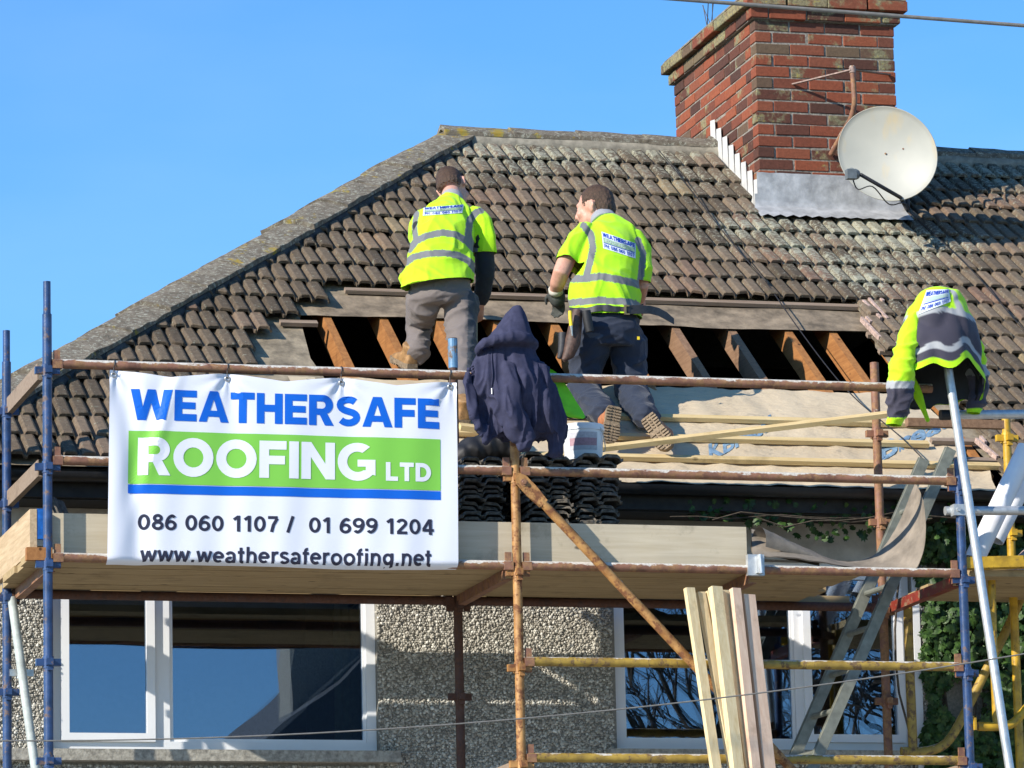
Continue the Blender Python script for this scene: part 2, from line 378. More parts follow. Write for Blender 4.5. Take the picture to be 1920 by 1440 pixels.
MAT['b_white'] = vinyl('banner_white', (.80, .81, .87)); MAT['b_blue'] = vinyl('banner_blue', (.005, .125, .62))
MAT['b_green'] = vinyl('banner_green', (.22, .58, .075)); MAT['b_ink'] = vinyl('banner_dark_ink', (.03, .03, .055))
MAT['patch'] = vinyl('vest_print_white', (.66, .72, .80)); MAT['patch_green'] = vinyl('vest_print_green', (.28, .42, .26)); MAT['patch_blue'] = vinyl('vest_print_blue', (.01, .05, .40)); MAT['patch_pale'] = vinyl('vest_print_pale', (.40, .52, .46))
MAT['steel'] = simple('plated_steel', (.55, .55, .53), .35, .8)
MAT['cable'] = simple('grey_cable_sheath', (.20, .19, .17), .7)
def dishm():
    t = Mt('off_white_dish', .5, 0, .4); c = t.ramp(t.noise(3, 3), [(.3, (.34, .34, .30)), (.7, (.40, .395, .345))])
    c = t.mix(t.ramp(t.noise(5, 5, .6, stretch=(1.6, 1, .5)), [(.56, 0.), (.68, .4)]), c, (.52, .38, .16)); t.col(c); return t.m
MAT['dish'] = dishm()
def leaf():
    t = Mt('ivy_leaf', .5, 0, .35); t.col(t.ramp(t.noise(30, 2), [(.3, (.014, .036, .009)), (.55, (.032, .075, .014)), (.75, (.085, .16, .032))])); t.set('Subsurface Weight', 0.); return t.m
MAT['leaf'] = leaf()
MAT['bark'] = simple('bark', (.09, .07, .05), .9, 0, .3, 30, .6)
MAT['bounce_drive'] = simple('pale_bounce_concrete', (.46, .41, .33), .9, 0, .12, 2, .3)
MAT['ground'] = simple('grass_ground', (.10, .11, .06), .95, 0, .3, 2)
MAT['asphalt'] = simple('asphalt', (.055, .055, .056), .9, 0, .2, 30, .4)
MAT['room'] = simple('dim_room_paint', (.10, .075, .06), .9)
MAT['slate'] = simple('far_slate_roof', (.10, .11, .12), .8)
# ================================================================== setting
g = MB().add([(-300, -300, 0), (300, -300, 0), (300, 300, 0), (-300, 300, 0)], [(0, 1, 2, 3)]).obj('ground', MAT['ground']); struct(g)
r = MB().add([(-300, -22, .004), (300, -22, .004), (300, -12, .004), (-300, -12, .004)], [(0, 1, 2, 3)]).obj('road', MAT['asphalt']); struct(r)
for y0, y1 in ((-12, -10), (-24, -22)):
    k = MB().span(-300, 300, y0, y1, -.05, .13).obj('pavement', MAT['concrete']); struct(k)

d_ = MB().span(-14, 22, -9.99, 1.45, -.05, .06).obj('bounce_driveway', MAT['bounce_drive']); struct(d_)  # unseen concrete, added pale to bounce sunlight up under the deck

# ================================================================== house
HOUSE = thing('house', (3, 1.5, 0), 'pebble-dashed house with hipped brown tiled roof and a large hole in its front slope', 'house')
YW = 1.5
LW = (.275, 2.055, 4.335, 5.42); RW = (3.395, 5.135, 4.36, 5.42)       # window openings x0 x1 z0 z1
w = MB()
for x0, x1 in ((-.25, LW[0]), (LW[1], RW[0]), (RW[1], 9.2)): w.span(x0, x1, YW, 1.75, 0, 5.63)
for o_ in (LW, RW):
    w.span(o_[0], o_[1], YW, 1.75, 0, o_[2]); w.span(o_[0], o_[1], YW, 1.75, o_[3], 5.63)
wall = w.obj('wall', MAT['wall'], HOUSE)
MB().span(-.25, 0, 1.752, 8.85, 0, 5.63).obj('side_wall', MAT['wall'], HOUSE)
MB().span(-.25, 9.2, 8.852, 9.1, 0, 5.63).obj('back_wall', MAT['wall'], HOUSE)
MB().span(-.26, 9.2, YW-.014, YW-.001, 5.425, 5.632).obj('render_band', MAT['render'], HOUSE)
# pebbles of the dash
def pebbles():
    t = (1+5**.5)/2
    iv = np.array([(-1, t, 0), (1, t, 0), (-1, -t, 0), (1, -t, 0), (0, -1, t), (0, 1, t), (0, -1, -t), (0, 1, -t), (t, 0, -1), (t, 0, 1), (-t, 0, -1), (-t, 0, 1)])/math.sqrt(1+t*t)
    fi = np.array([(0, 11, 5), (0, 5, 1), (0, 1, 7), (0, 7, 10), (0, 10, 11), (1, 5, 9), (5, 11, 4), (11, 10, 2), (10, 7, 6), (7, 1, 8), (3, 9, 4), (3, 4, 2), (3, 2, 6), (3, 6, 8), (3, 8, 9), (4, 9, 5), (2, 4, 11), (6, 2, 10), (8, 6, 7), (9, 8, 1)])
    pts = []; sp = .0114
    for x0, x1, z0, z1 in ((-.25, LW[0]-.004, 4.0, 5.42), (LW[1]+.004, RW[0]-.004, 3.98, 5.42), (-.05, LW[1], 4.0, 4.265), (RW[0], RW[1], 4.0, 4.35), (RW[1]+.044, 5.24, 4.0, 5.42)):
        nx, nz = int((x1-x0)/sp), int((z1-z0)/sp)
        gx, gz = np.meshgrid(np.arange(nx), np.arange(nz))
        q = np.stack([x0+(gx+(gz % 2)*.5)*sp, z0+gz*sp], -1).reshape(-1, 2)+RNG.normal(0, .0024, (nx*nz, 2))
        pts.append(q[RNG.random(len(q)) > .04])
    q = np.concatenate(pts); n = len(q)
    sc = RNG.uniform(.0046, .0102, (n, 1, 1))*RNG.uniform(.7, 1.35, (n, 1, 3))
    ang = RNG.uniform(0, 6.28, (n, 3)); ca, sa_ = np.cos(ang), np.sin(ang)
    v = iv[None]*sc
    for k, (i, j) in enumerate(((1, 2), (0, 2), (0, 1))):
        a, b = v[..., i].copy(), v[..., j].copy(); v[..., i] = a*ca[:, k:k+1]-b*sa_[:, k:k+1]; v[..., j] = a*sa_[:, k:k+1]+b*ca[:, k:k+1]
    v[..., 0] += q[:, None, 0]; v[..., 2] += q[:, None, 1]; v[..., 1] += YW-.002+RNG.normal(0, .0018, (n, 1))
    f = fi[None]+12*np.arange(n)[:, None, None]
    me = bpy.data.meshes.new('pebble_dash'); me.vertices.add(n*12); me.vertices.foreach_set('co', v.ravel())
    f = f.reshape(-1, 3); me.loops.add(f.size); me.polygons.add(len(f)); me.loops.foreach_set('vertex_index', f.ravel())
    me.polygons.foreach_set('loop_start', np.arange(len(f))*3); me.polygons.foreach_set('use_smooth', [True]*len(f)); me.update(calc_edges=True)
    attr(me, 'rnd', np.repeat(np.clip(RNG.normal(.5, .25, n), 0, 1), 12))
    stuff(link('pebble_dash', me, MAT['pebble'], HOUSE))
pebbles()
# eaves
MB().span(-.62, 9.2, 1.19, 1.215, 5.642, 5.80).obj('fascia', MAT['fascia'], HOUSE)
MB().span(-.62, 9.2, 1.216, YW+.2, 5.634, 5.650).obj('soffit', MAT['fascia'], HOUSE)
gt = MB(); prof = [(math.cos(a)*.05, math.sin(a)*.05) for a in np.linspace(math.pi, 2*math.pi, 9)]
gt.sheet([[Vector((x, 1.132+c, 5.765+d)) for c, d in prof] for x in np.linspace(-.6, 9.2, 30)]); gt.obj('gutter', MAT['gutter'], HOUSE, True)

# windows -------------------------------------------------------------
def frame_ring(m, x0, x1, z0, z1, wd, y0, y1):
    m.span(x0, x0+wd, y0, y1, z0, z1); m.span(x1-wd, x1, y0, y1, z0, z1)
    m.span(x0+wd, x1-wd, y0, y1, z0, z0+wd); m.span(x0+wd, x1-wd, y0, y1, z1-wd, z1)
def pane(x0, x1, z0, z1, y, par):
    return MB().span(x0, x1, y, y+.006, z0, z1).obj('pane', MAT['glass'], par)
YF = 1.545
def X_(u, v, Y=YF): return P(u, v, Y).x
def Z_(u, v, Y=YF): return P(u, v, Y).z
def window(op, mull, left_opener, name_label):
    x0, x1, z0, z1 = op
    m = MB(); frame_ring(m, x0+.002, x1-.002, z0+.002, z1-.002, .052, YF, YF+.07)
    xm0, xm1 = mull
    m.span(xm0, xm1, YF+.001, YF+.069, z0+.054, z1-.054)
    win = m.obj('window', MAT['upvc'], HOUSE); win['label'] = name_label
    m = MB()
    ox0, ox1 = (x0+.05, xm0+.004) if left_opener else (xm1-.004, x1-.05)
    frame_ring(m, ox0, ox1, z0+.05, z1-.05, .045, YF-.022, YF+.03)
    m.obj('opener_frame', MAT['upvc'], win)
    pane(ox0+.044, ox1-.044, z0+.094, z1-.094, YF+.002, win)
    fx0, fx1 = (xm1, x1-.054) if left_opener else (x0+.054, xm0)
    m = MB(); frame_ring(m, fx0+.001, fx1-.001, z0+.053, z1-.053, .018, YF+.012, YF+.05); m.obj('glazing_bead', MAT['upvc'], win)
    pane(fx0+.018, fx1-.018, z0+.071, z1-.071, YF+.024, win)
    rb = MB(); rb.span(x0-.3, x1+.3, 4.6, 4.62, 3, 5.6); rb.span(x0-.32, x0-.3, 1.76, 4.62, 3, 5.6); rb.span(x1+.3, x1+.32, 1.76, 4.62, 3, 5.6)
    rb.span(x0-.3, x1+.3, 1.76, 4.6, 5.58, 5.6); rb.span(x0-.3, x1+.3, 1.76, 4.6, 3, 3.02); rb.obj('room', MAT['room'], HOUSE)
    return win
xa, xb = X_(288, 1250), X_(318, 1250)
lwin = window(LW, (xa, xb), True, 'white window with narrow opener on its left side')
s_ = MB().span(-.05, 2.155, 1.41, YF+.01, 4.272, 4.333); sill = s_.obj('sill', MAT['concrete'], lwin); sill['label'] = 'rough weathered concrete sill'
xa, xb = X_(1490, 1250), X_(1507, 1260)
rwin = window(RW, (xa, xb), False, 'white window behind the stacked pale timbers')
MB().span(3.33, 5.2, 1.43, YF+.01, 4.30, 4.357).obj('sill', MAT['concrete'], rwin)
MB().span(RW[1]+.002, RW[1]+.042, YW-.012, YW-.001, 4.0, 5.42).obj('render_band', MAT['upvc'], HOUSE)
# faint things inside: curtain edges and a yellow word on the glass
cu = MB()
for x0, x1 in ((1.88, 2.03), (3.42, 3.5)):
    cu.sheet([[Vector((x0+(x1-x0)*i/10, 1.80+.02*math.sin(i*2.1), z)) for i in range(11)] for z in (4.3, 5.4)])
cu.obj('curtain', simple('green_grey_curtain', (.13, .17, .11), .9), HOUSE, True)
MB().tube([P(1568+18*math.cos(a)+18, 1152-10*math.sin(a), 2.4) for a in np.linspace(0, 6.2, 20)], .012, 6).obj('lamp_shade', simple('orange_lamp', (.5, .2, .04), .6), HOUSE)

# roof ----------------------------------------------------------------
APX, APY, APZ = 3.464, 5.19, ZE+(5.19-YE)/CT*ST
HX = APX-(APY-YE)                                  # eaves corner of the hip
SR = (APY-YE)/CT
def xhip(s): return HX+s*CT
XR = 8.8
rf = MB()
def rpoly(pts, h, m=0):
    vs = [RF(x, s, h) for x, s in pts]; rf.add(vs, [tuple(range(len(vs)))], m)
rpoly([(HX, 0), (1.72, 0), (1.86, .6), (1.93, 1.22), (1.90, 1.5), (1.92, 1.75), (1.95, 2.12), (xhip(2.12), 2.12)], -.046)
rpoly([(xhip(2.12), 2.12), (1.95, 2.12), (5.46, 2.12), (XR, 2.12), (XR, SR), (APX, SR)], -.046)
rpoly([(5.62, 0), (XR, 0), (XR, 2.12), (5.46, 2.12), (5.40, 1.9), (5.43, 1.5), (5.5, 1.1), (5.56, .6)], -.046)
YB = 2*APY-YE
rf.add([(XR, YB, ZE-.03), (HX, YB, ZE-.03), (APX, APY, APZ-.03), (XR, APY, APZ-.03)], [(0, 1, 2, 3)], 1)
rf.add([(HX, YB, ZE-.03), (HX, YE, ZE-.03), (APX, APY, APZ-.03)], [(0, 1, 2)], 1)
ROOF = rf.obj('roof', [MAT['felt_old'], MAT['tile_a']], HOUSE); ROOF['label'] = 'hipped roof of brown interlocking tiles'
at = MB()  # added inner sheets, near-black so the attic stays dark where sun enters
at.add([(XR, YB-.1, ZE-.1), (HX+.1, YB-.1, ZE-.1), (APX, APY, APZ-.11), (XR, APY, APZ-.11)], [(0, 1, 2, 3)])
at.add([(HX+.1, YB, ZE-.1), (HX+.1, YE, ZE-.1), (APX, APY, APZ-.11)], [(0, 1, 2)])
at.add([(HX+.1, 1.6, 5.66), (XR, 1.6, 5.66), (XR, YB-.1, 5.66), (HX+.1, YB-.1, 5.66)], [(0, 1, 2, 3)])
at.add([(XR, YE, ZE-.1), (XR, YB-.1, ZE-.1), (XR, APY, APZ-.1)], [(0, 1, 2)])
at.obj('attic_shade_sheet', MAT['dark'], HOUSE)

TW = .194
COURSES = [.2475*k for k in range(11)]+[2.475+.262*k for k in range(1, 10)]
def tile_mesh(length=.345, lift=.032, th=.022):
    pr = []
    for p0 in (0, .097):
        pr += [(p0+.000, 0.), (p0+.010, -.003), (p0+.016, .019), (p0+.025, .0245), (p0+.070, .0245), (p0+.081, .019), (p0+.090, -.003)]
    pr.append((.1955, 0.))
    n = len(pr); rows = [(-.0, -.005), (.006, 0.), (length, 0.)]
    vs = [(x, y, z+th+lift*(1-y/length)+d) for y, d in rows for x, z in pr]+[(x, .002, z+lift) for x, z in pr]
    fs = [(i*n+j, i*n+j+1, (i+1)*n+j+1, (i+1)*n+j) for i in range(2) for j in range(n-1)]
    fs += [(3*n+j, 3*n+j+1, j+1, j) for j in range(n-1)]
    e = len(vs); vs += [(0, length, 0), (.1955, length, 0)]
    fs += [(3*n, 0, n, 2*n, e), (4*n-1, e+1, 3*n-1, 2*n-1, n-1)]
    return vs, fs
TV, TF = tile_mesh()
def tmesh(vs, fs, name):
    me = bpy.data.meshes.new(name); me.from_pydata(vs, [], fs); me.update(); me.materials.append(MAT['tile']); return me
TILE = tmesh(TV, TF, 'roof_tile')
TCHIP = []
for q in range(4):
    vs = [list(v) for v in TV]
    for v in vs:
        if v[1] < .01: v[1] += .026*mnoise.noise((v[0]*45+q*9, q*3.3, 0))+.006; v[2] += .006*mnoise.noise((v[0]*60, q*5., 2))
    TCHIP.append(tmesh(vs, TF, 'roof_tile'))
LEFT_END = {9: 2.20, 8: 1.90, 7: 1.80, 6: 1.60, 5: 1.50, 4: 1.42, 3: 1.40, 2: 1.35, 1: 1.3, 0: 1.25}
RIGHT_END = {9: 5.50, 8: 5.40, 7: 5.46, 6: 5.5, 5: 5.55, 4: 5.56, 3: 5.60, 2: 5.70, 1: 5.60, 0: 5.66}
tiles = []
for k, s in enumerate(COURSES):
    x = -1.0+(.01*((k*37) % 7))
    while x < XR-.1:
        xc = x+TW/2; keep = x+TW > xhip(s+.05)+.01
        if s+.3 > SR+.12: keep = False
        if k in LEFT_END and LEFT_END[k] < xc < RIGHT_END[k]: keep = False
        ym = YE+(s+.12)*CT
        if 5.27 < xc < 6.16 and ym > 4.25: keep = False
        if keep: tiles.append((k, x, s))
        x += TW
def score(t):
    p = RF(t[1]+.1, t[2]+.12, .0); u, v = pix(np.array(p)[None])[0]
    inside = -20 < u < 1940 and v > 0 and not (205 < u < 858 and 692 < v < 1065)
    return (not inside, (np.array(p)-CAM)@_F)
tiles.sort(key=score)
TH0 = -.042
mass_v, mass_f, mass_r = [], [], []
for n_, (k, x, s) in enumerate(tiles):
    hj = TH0+random.uniform(-.002, .004); rz = random.gauss(0, .011)
    R = ROOF_ROT @ Matrix.Rotation(rz, 3, 'Z') @ Matrix.Rotation(random.gauss(0, .006), 3, 'X')
    loc = RF(x+random.gauss(0, .0015), s+random.gauss(0, .0065)-(.02 if random.random() < .02 else 0), hj)
    M4 = Matrix.Translation(loc) @ R.to_4x4()
    cut = x < xhip(s+.36)+.02
    me = TILE if random.random() < .45 else random.choice(TCHIP)
    if cut or n_ >= 298:
        bm = bmesh.new(); bm.from_mesh(me); bm.transform(M4)
        if cut:
            nrm = Vector((1, -1, 0)).normalized()
            bmesh.ops.bisect_plane(bm, geom=bm.verts[:]+bm.edges[:]+bm.faces[:], plane_co=Vector((HX, YE, 0))+nrm*.06, plane_no=nrm, clear_inner=True)
        if n_ < 298:
            me = bpy.data.meshes.new('roof_tile'); bm.to_mesh(me); me.materials.append(MAT['tile'])
            if len(me.vertices): link('roof_tile', me, None, ROOF)
        else:
            o = len(mass_v); bm.verts.ensure_lookup_table(); mass_v += [v.co.copy() for v in bm.verts]
            mass_f += [tuple(v.index+o for v in f.verts) for f in bm.faces]; mass_r += [random.random()]*len(bm.verts)
        bm.free()
    else:
        o = link('roof_tile', me, None, ROOF); o.matrix_basis = M4
me = bpy.data.meshes.new('roof_tiles_far'); me.from_pydata(mass_v, [], mass_f); me.update(); attr(me, 'rnd', mass_r)
stuff(link('roof_tiling', me, MAT['tile_a'], ROOF))

# ridge and hip caps with their bedding mortar
def cap_run(a, b, lat, unit, leg, drop, top, name, seed):
    a, b = Vector(a), Vector(b); d = (b-a); L = d.length; d.normalize(); lat = Vector(lat).normalized(); up = lat.cross(d).normalized()
    if up.z < 0: up = -up
    n = int(math.ceil(L/unit))
    for i in range(n):
        t0, t1 = i*L/n, (i+1)*L/n-.004
        j = random.gauss(0, .009); rings = []
        for q, t in enumerate(np.linspace(t0, t1, 6)):
            ring = []
            for w_ in np.linspace(-1, 1, 13):
                z = top-drop*abs(w_)**1.25+.012*math.exp(-(w_/.16)**2)*0
                p = a+d*t+lat*(leg*w_)+up*(z+j+.012*(1-(t-t0)/(t1-t0)))
                nz = mnoise.noise(p*9)*.006
                if abs(w_) == 1: p = p+up*mnoise.noise(p*14)*.012
                ring.append(p+up*nz)
            for w_ in np.linspace(1, -1, 13):
                z = top-.02-drop*abs(w_)**1.25
                ring.append(a+d*t+lat*(leg*w_*.985)+up*(z+j))
            rings.append(ring)
        m = MB().rings(rings, True); o = m.obj(name, MAT['ridge'], ROOF, auto=True)
def bedding(a, b, lat, leg, top, drop, depth, side, name):
    a, b = Vector(a), Vector(b); d = (b-a); L = d.length; d.normalize(); lat = Vector(lat).normalized(); up = lat.cross(d).normalized()
    if up.z < 0: up = -up
    rings = []
    for t in np.linspace(0, L, int(L/.06)):
        p0 = a+d*t; w1 = leg*(.93+.05*mnoise.noise(p0*8)); dz = .012*mnoise.noise(p0*11)
        rings.append([p0+lat*(side*w1*.8)+up*(top-drop-.012), p0+lat*(side*w1)+up*(top-drop-.016), p0+lat*(side*(w1+.012))+up*(top-drop-depth*.5), p0+lat*(side*(w1-.01))+up*(top-drop-depth+dz)])
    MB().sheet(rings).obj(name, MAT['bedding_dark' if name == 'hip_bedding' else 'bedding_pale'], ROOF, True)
hipA, hipB = (HX, YE, ZE), (APX, APY, APZ)
HLEG, HDROP, HTOP = .190, .060, .044
cap_run(hipA, hipB, (1, -1, 0), .46, HLEG, HDROP, HTOP, 'hip_tile', 1)
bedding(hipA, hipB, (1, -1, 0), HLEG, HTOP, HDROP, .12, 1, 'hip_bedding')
rA, rB = (APX-.05, APY, APZ), (XR, APY, APZ)
cap_run(rA, rB, (0, -1, 0), .45, .13, .065, .048, 'ridge_tile', 2)
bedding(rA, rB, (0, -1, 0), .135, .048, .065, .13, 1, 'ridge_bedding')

# rafters and old battens, strip of torn felt, new membrane, new battens
for i, x in enumerate((1.75, 2.093, 2.43, 2.768, 3.113, 3.459, 3.83, 4.20, 4.545, 4.90, 5.18, 5.52)):
    a, b = RF(x+.022, .16, -.115), RF(x+.022, min(SR-.05, (x-HX)/CT-.12), -.115)
    MB().bar(a, b, .046+.004*random.random(), .125, RN).obj('rafter', MAT['rafter2' if x in (4.20, 4.545) else 'rafter'], HOUSE)
for x in (2.4, 3.3, 4.35, 5.0):                                  # joists and struts deep in the attic
    MB().bar((x, 1.7, 5.72), (x, 8.6, 5.72), .05, .1).obj('joist', MAT['rafter2'], HOUSE)
fs_ = MB(); rows = []
for s, h in ((2.40, -.035), (2.33, -.04), (2.22, -.040), (2.10, -.036)):
    rows.append([RF(x, s+(.018*mnoise.noise((x*3, 1.7, 0))+.01*mnoise.noise((x*9, 4, 0)) if s < 2.15 else 0), h+.008*mnoise.noise((x*2.2, s*4, 3))) for x in np.linspace(1.93, 5.50, 90)])
fs_.sheet(rows); fs_.obj('torn_felt', MAT['strip'], ROOF, True)
for x0, x1, s, h, sk in ((2.28, 5.52, 2.43, -.018, .0), (1.80, 2.02, 1.93, -.02, .004), (5.38, 5.9, 2.02, -.02, .0), (5.38, 5.9, 1.78, -.02, .0), (5.3, 5.75, .52, -.012, 0), (5.3, 5.75, .27, -.012, 0)):
    MB().bar(RF(x0, s, h), RF(x1, s+sk, h), .042, .024, RN).obj('old_batten', MAT['batten_old'], ROOF)
PKE = simple('broken_pinkish_edge', (.50, .36, .30), .9, 0, .25, 50, .5)
for (u0, v0), (u1, v1) in (((1618, 566), (1652, 599)), ((1629, 562), (1664, 600)), ((1641, 553), (1656, 567)), ((1615, 598), (1650, 635)), ((1624, 597), (1633, 606)), ((1676, 645), (1684, 655)), ((1842, 797), (1873, 826)), ((1830, 825), (1870, 859)), ((1838, 821), (1848, 832))):
    MB().bar(PR(u0, v0, .012), PR(u1, v1, .012), .016, .03, RN).obj('broken_tile_edge', PKE, ROOF)
mm = MB(); rows = []
SREL = [1.24, 1.12, 1.0, .88, .78, .74, .66, .56, .50, .46, .36, .26, .21, .17, .08, 0, -.04]
def xr_mem(s): return 5.40+.11*max(0, 1-abs(s-.75)/.7)+(.12 if s < .3 else 0)+.03*mnoise.noise((s*7, 2, 2))
for s in SREL:
    dip = 0 if min(abs(s-q) for q in (.74, .48, .20)) < .05 else -.012
    rows.append([RF(1.72+(xr_mem(s)-1.72)*i/80, s+(.012*mnoise.noise((i*.4, 3, 1)) if s > 1.2 else 0), -.034+dip+.014*mnoise.noise((i*.35, s*5, 5))+.007*mnoise.noise((i*.9, s*14, 8))) for i in range(81)])
mm.sheet(rows); mem = mm.obj('breather_membrane', MAT['membrane'], ROOF, True)
for s, x0, x1 in ((.745, 2.0, 5.38), (.475, 2.0, 5.27), (.205, 2.0, 5.62)):
    pts = [x0+(x1-x0)*i/8 for i in range(9)]; m = MB()
    rings = [[RF(x, s+a+.004*mnoise.noise((x*1.1, s*9, 0)), -.013+b) for a, b in ((-.022, -.013), (.022, -.013), (.022, .013), (-.022, .013))] for x in pts]
    m.rings(rings, True); m.obj('new_batten', MAT['pine'], ROOF)

# lettering helpers ---------------------------------------------------
def arc(cx, cy, rx, ry, a0, a1, n=14): return [(cx+rx*math.cos(math.radians(a0+(a1-a0)*i/n)), cy+ry*math.sin(math.radians(a0+(a1-a0)*i/n))) for i in range(n+1)]
T_ = .25
def glyph(c):
    """heavy sans capitals, height 1; returns width and list of (outer, hole) outlines"""
    t = T_; R = lambda x0, y0, x1, y1: ([(x0, y0), (x1, y0), (x1, y1), (x0, y1)], None)
    if c == 'E': return .72, [([(0, 0), (.72, 0), (.72, .23), (t, .23), (t, .39), (.68, .39), (.68, .61), (t, .61), (t, .77), (.72, .77), (.72, 1), (0, 1)], None)]
    if c == 'F': return .70, [([(0, 0), (t, 0), (t, .37), (.66, .37), (.66, .60), (t, .60), (t, .77), (.70, .77), (.70, 1), (0, 1)], None)]
    if c == 'T': return .76, [([(.255, 0), (.505, 0), (.505, .77), (.76, .77), (.76, 1), (0, 1), (0, .77), (.255, .77)], None)]
    if c == 'H': return .84, [([(0, 0), (t, 0), (t, .39), (.59, .39), (.59, 0), (.84, 0), (.84, 1), (.59, 1), (.59, .62), (t, .62), (t, 1), (0, 1)], None)]
    if c == 'L': return .66, [([(0, 0), (.66, 0), (.66, .23), (t, .23), (t, 1), (0, 1)], None)]
    if c == 'I': return .25, [R(0, 0, t, 1)]
    if c == 'N': return .88, [([(0, 0), (t, 0), (t, .60), (.64, 0), (.88, 0), (.88, 1), (.63, 1), (.63, .42), (.26, 1), (0, 1)], None)]
    if c == 'W': return 1.32, [([(.22, 0), (.50, 0), (.66, .56), (.82, 0), (1.10, 0), (1.32, 1), (1.05, 1), (.94, .42), (.79, 1), (.53, 1), (.38, .42), (.27, 1), (0, 1)], None)]
    if c == 'A': return .98, [([(0, 0), (.26, 0), (.31, .17), (.67, .17), (.72, 0), (.98, 0), (.63, 1), (.35, 1)], [(.375, .37), (.605, .37), (.49, .74)])]
    if c == 'R': return .82, [([(0, 0), (t, 0), (t, .34), (.36, .34), (.53, 0), (.82, 0), (.60, .40)]+arc(.46, .68, .34, .32, -58, 90)+[(0, 1)], [(t, .55), (.44, .55)]+arc(.44, .665, .11, .115, -80, 80, 6)+[(.44, .78), (t, .78)])]
    if c == 'D': return .86, [([(0, 0)]+arc(.36, .5, .50, .5, -90, 90, 20)+[(0, 1)], [(t, .23)]+arc(.36, .5, .25, .27, -90, 90, 12)+[(t, .77)])]
    if c == 'O': return 1.04, [(arc(.52, .5, .52, .52, 0, 345, 26), arc(.52, .5, .26, .27, 0, 340, 18))]
    if c == 'G': return 1.0, [(arc(.52, .5, .52, .52, 52, 318, 22)+[(.98, .13), (.98, .56), (.52, .56), (.52, .37), (.73, .37), (.73, .27)]+arc(.52, .5, .27, .28, 304, 62, 16), None)]
    if c == 'S':
        top = arc(.40, .715, .385, .30, 28, 180, 12); 
        o = arc(.40, .71, .38, .305, 40, 250, 16)+arc(.40, .30, .13, .085, 75, -140, 10)
        o2 = arc(.41, .295, .39, .31, 215, 430, 16)+arc(.41, .695, .12, .085, 255, 40, 10)
        cl = arc(.41, .70, .265, .185, 35, 250, 12)+arc(.41, .30, .275, .185, 75, -150, 12)
        qs = []
        for i in range(len(cl)-1):
            pass
        L_, R_ = [], []
        for i, p in enumerate(cl):
            a, b = cl[max(0, i-1)], cl[min(len(cl)-1, i+1)]; dx, dy = b[0]-a[0], b[1]-a[1]; l = math.hypot(dx, dy) or 1
            L_.append((p[0]-dy/l*.115, p[1]+dx/l*.115)); R_.append((p[0]+dy/l*.115, p[1]-dx/l*.115))
        return .80, [(L_+R_[::-1], None)]
    return .35, []
def text_tris(txt, gap=.07):
    """triangles of heavy capitals in a 0..1 box (x over total width)"""
    x = 0; out = []
    for c in txt:
        w_, shapes = glyph(c)
        for o, h in shapes:
            loops = [[Vector((p[0], p[1], 0)) for p in o]]
            if h: loops.append([Vector((p[0], p[1], 0)) for p in h])
            flat = [p for l in loops for p in l]
            for tr in tessellate_polygon(loops): out.append([(x+flat[i].x, flat[i].y) for i in tr])
        x += w_+gap
    x -= gap
    return [[(p[0]/x, p[1]) for p in t] for t in out]
def font_tris(txt, bold=0.):
    cu = bpy.data.curves.new('t', 'FONT'); cu.body = txt; cu.offset = bold; cu.resolution_u = 3
    o = bpy.data.objects.new('t', cu); COL.objects.link(o)
    me = bpy.data.meshes.new_from_object(o.evaluated_get(bpy.context.evaluated_depsgraph_get()))
    bpy.data.objects.remove(o)
    co = coords(me); lo, hi = co.min(0), co.max(0); me.calc_loop_triangles()
    r = [[((co[i][0]-lo[0])/(hi[0]-lo[0]), (co[i][1]-lo[1])/(hi[1]-lo[1])) for i in t.vertices] for t in me.loop_triangles]
    return r
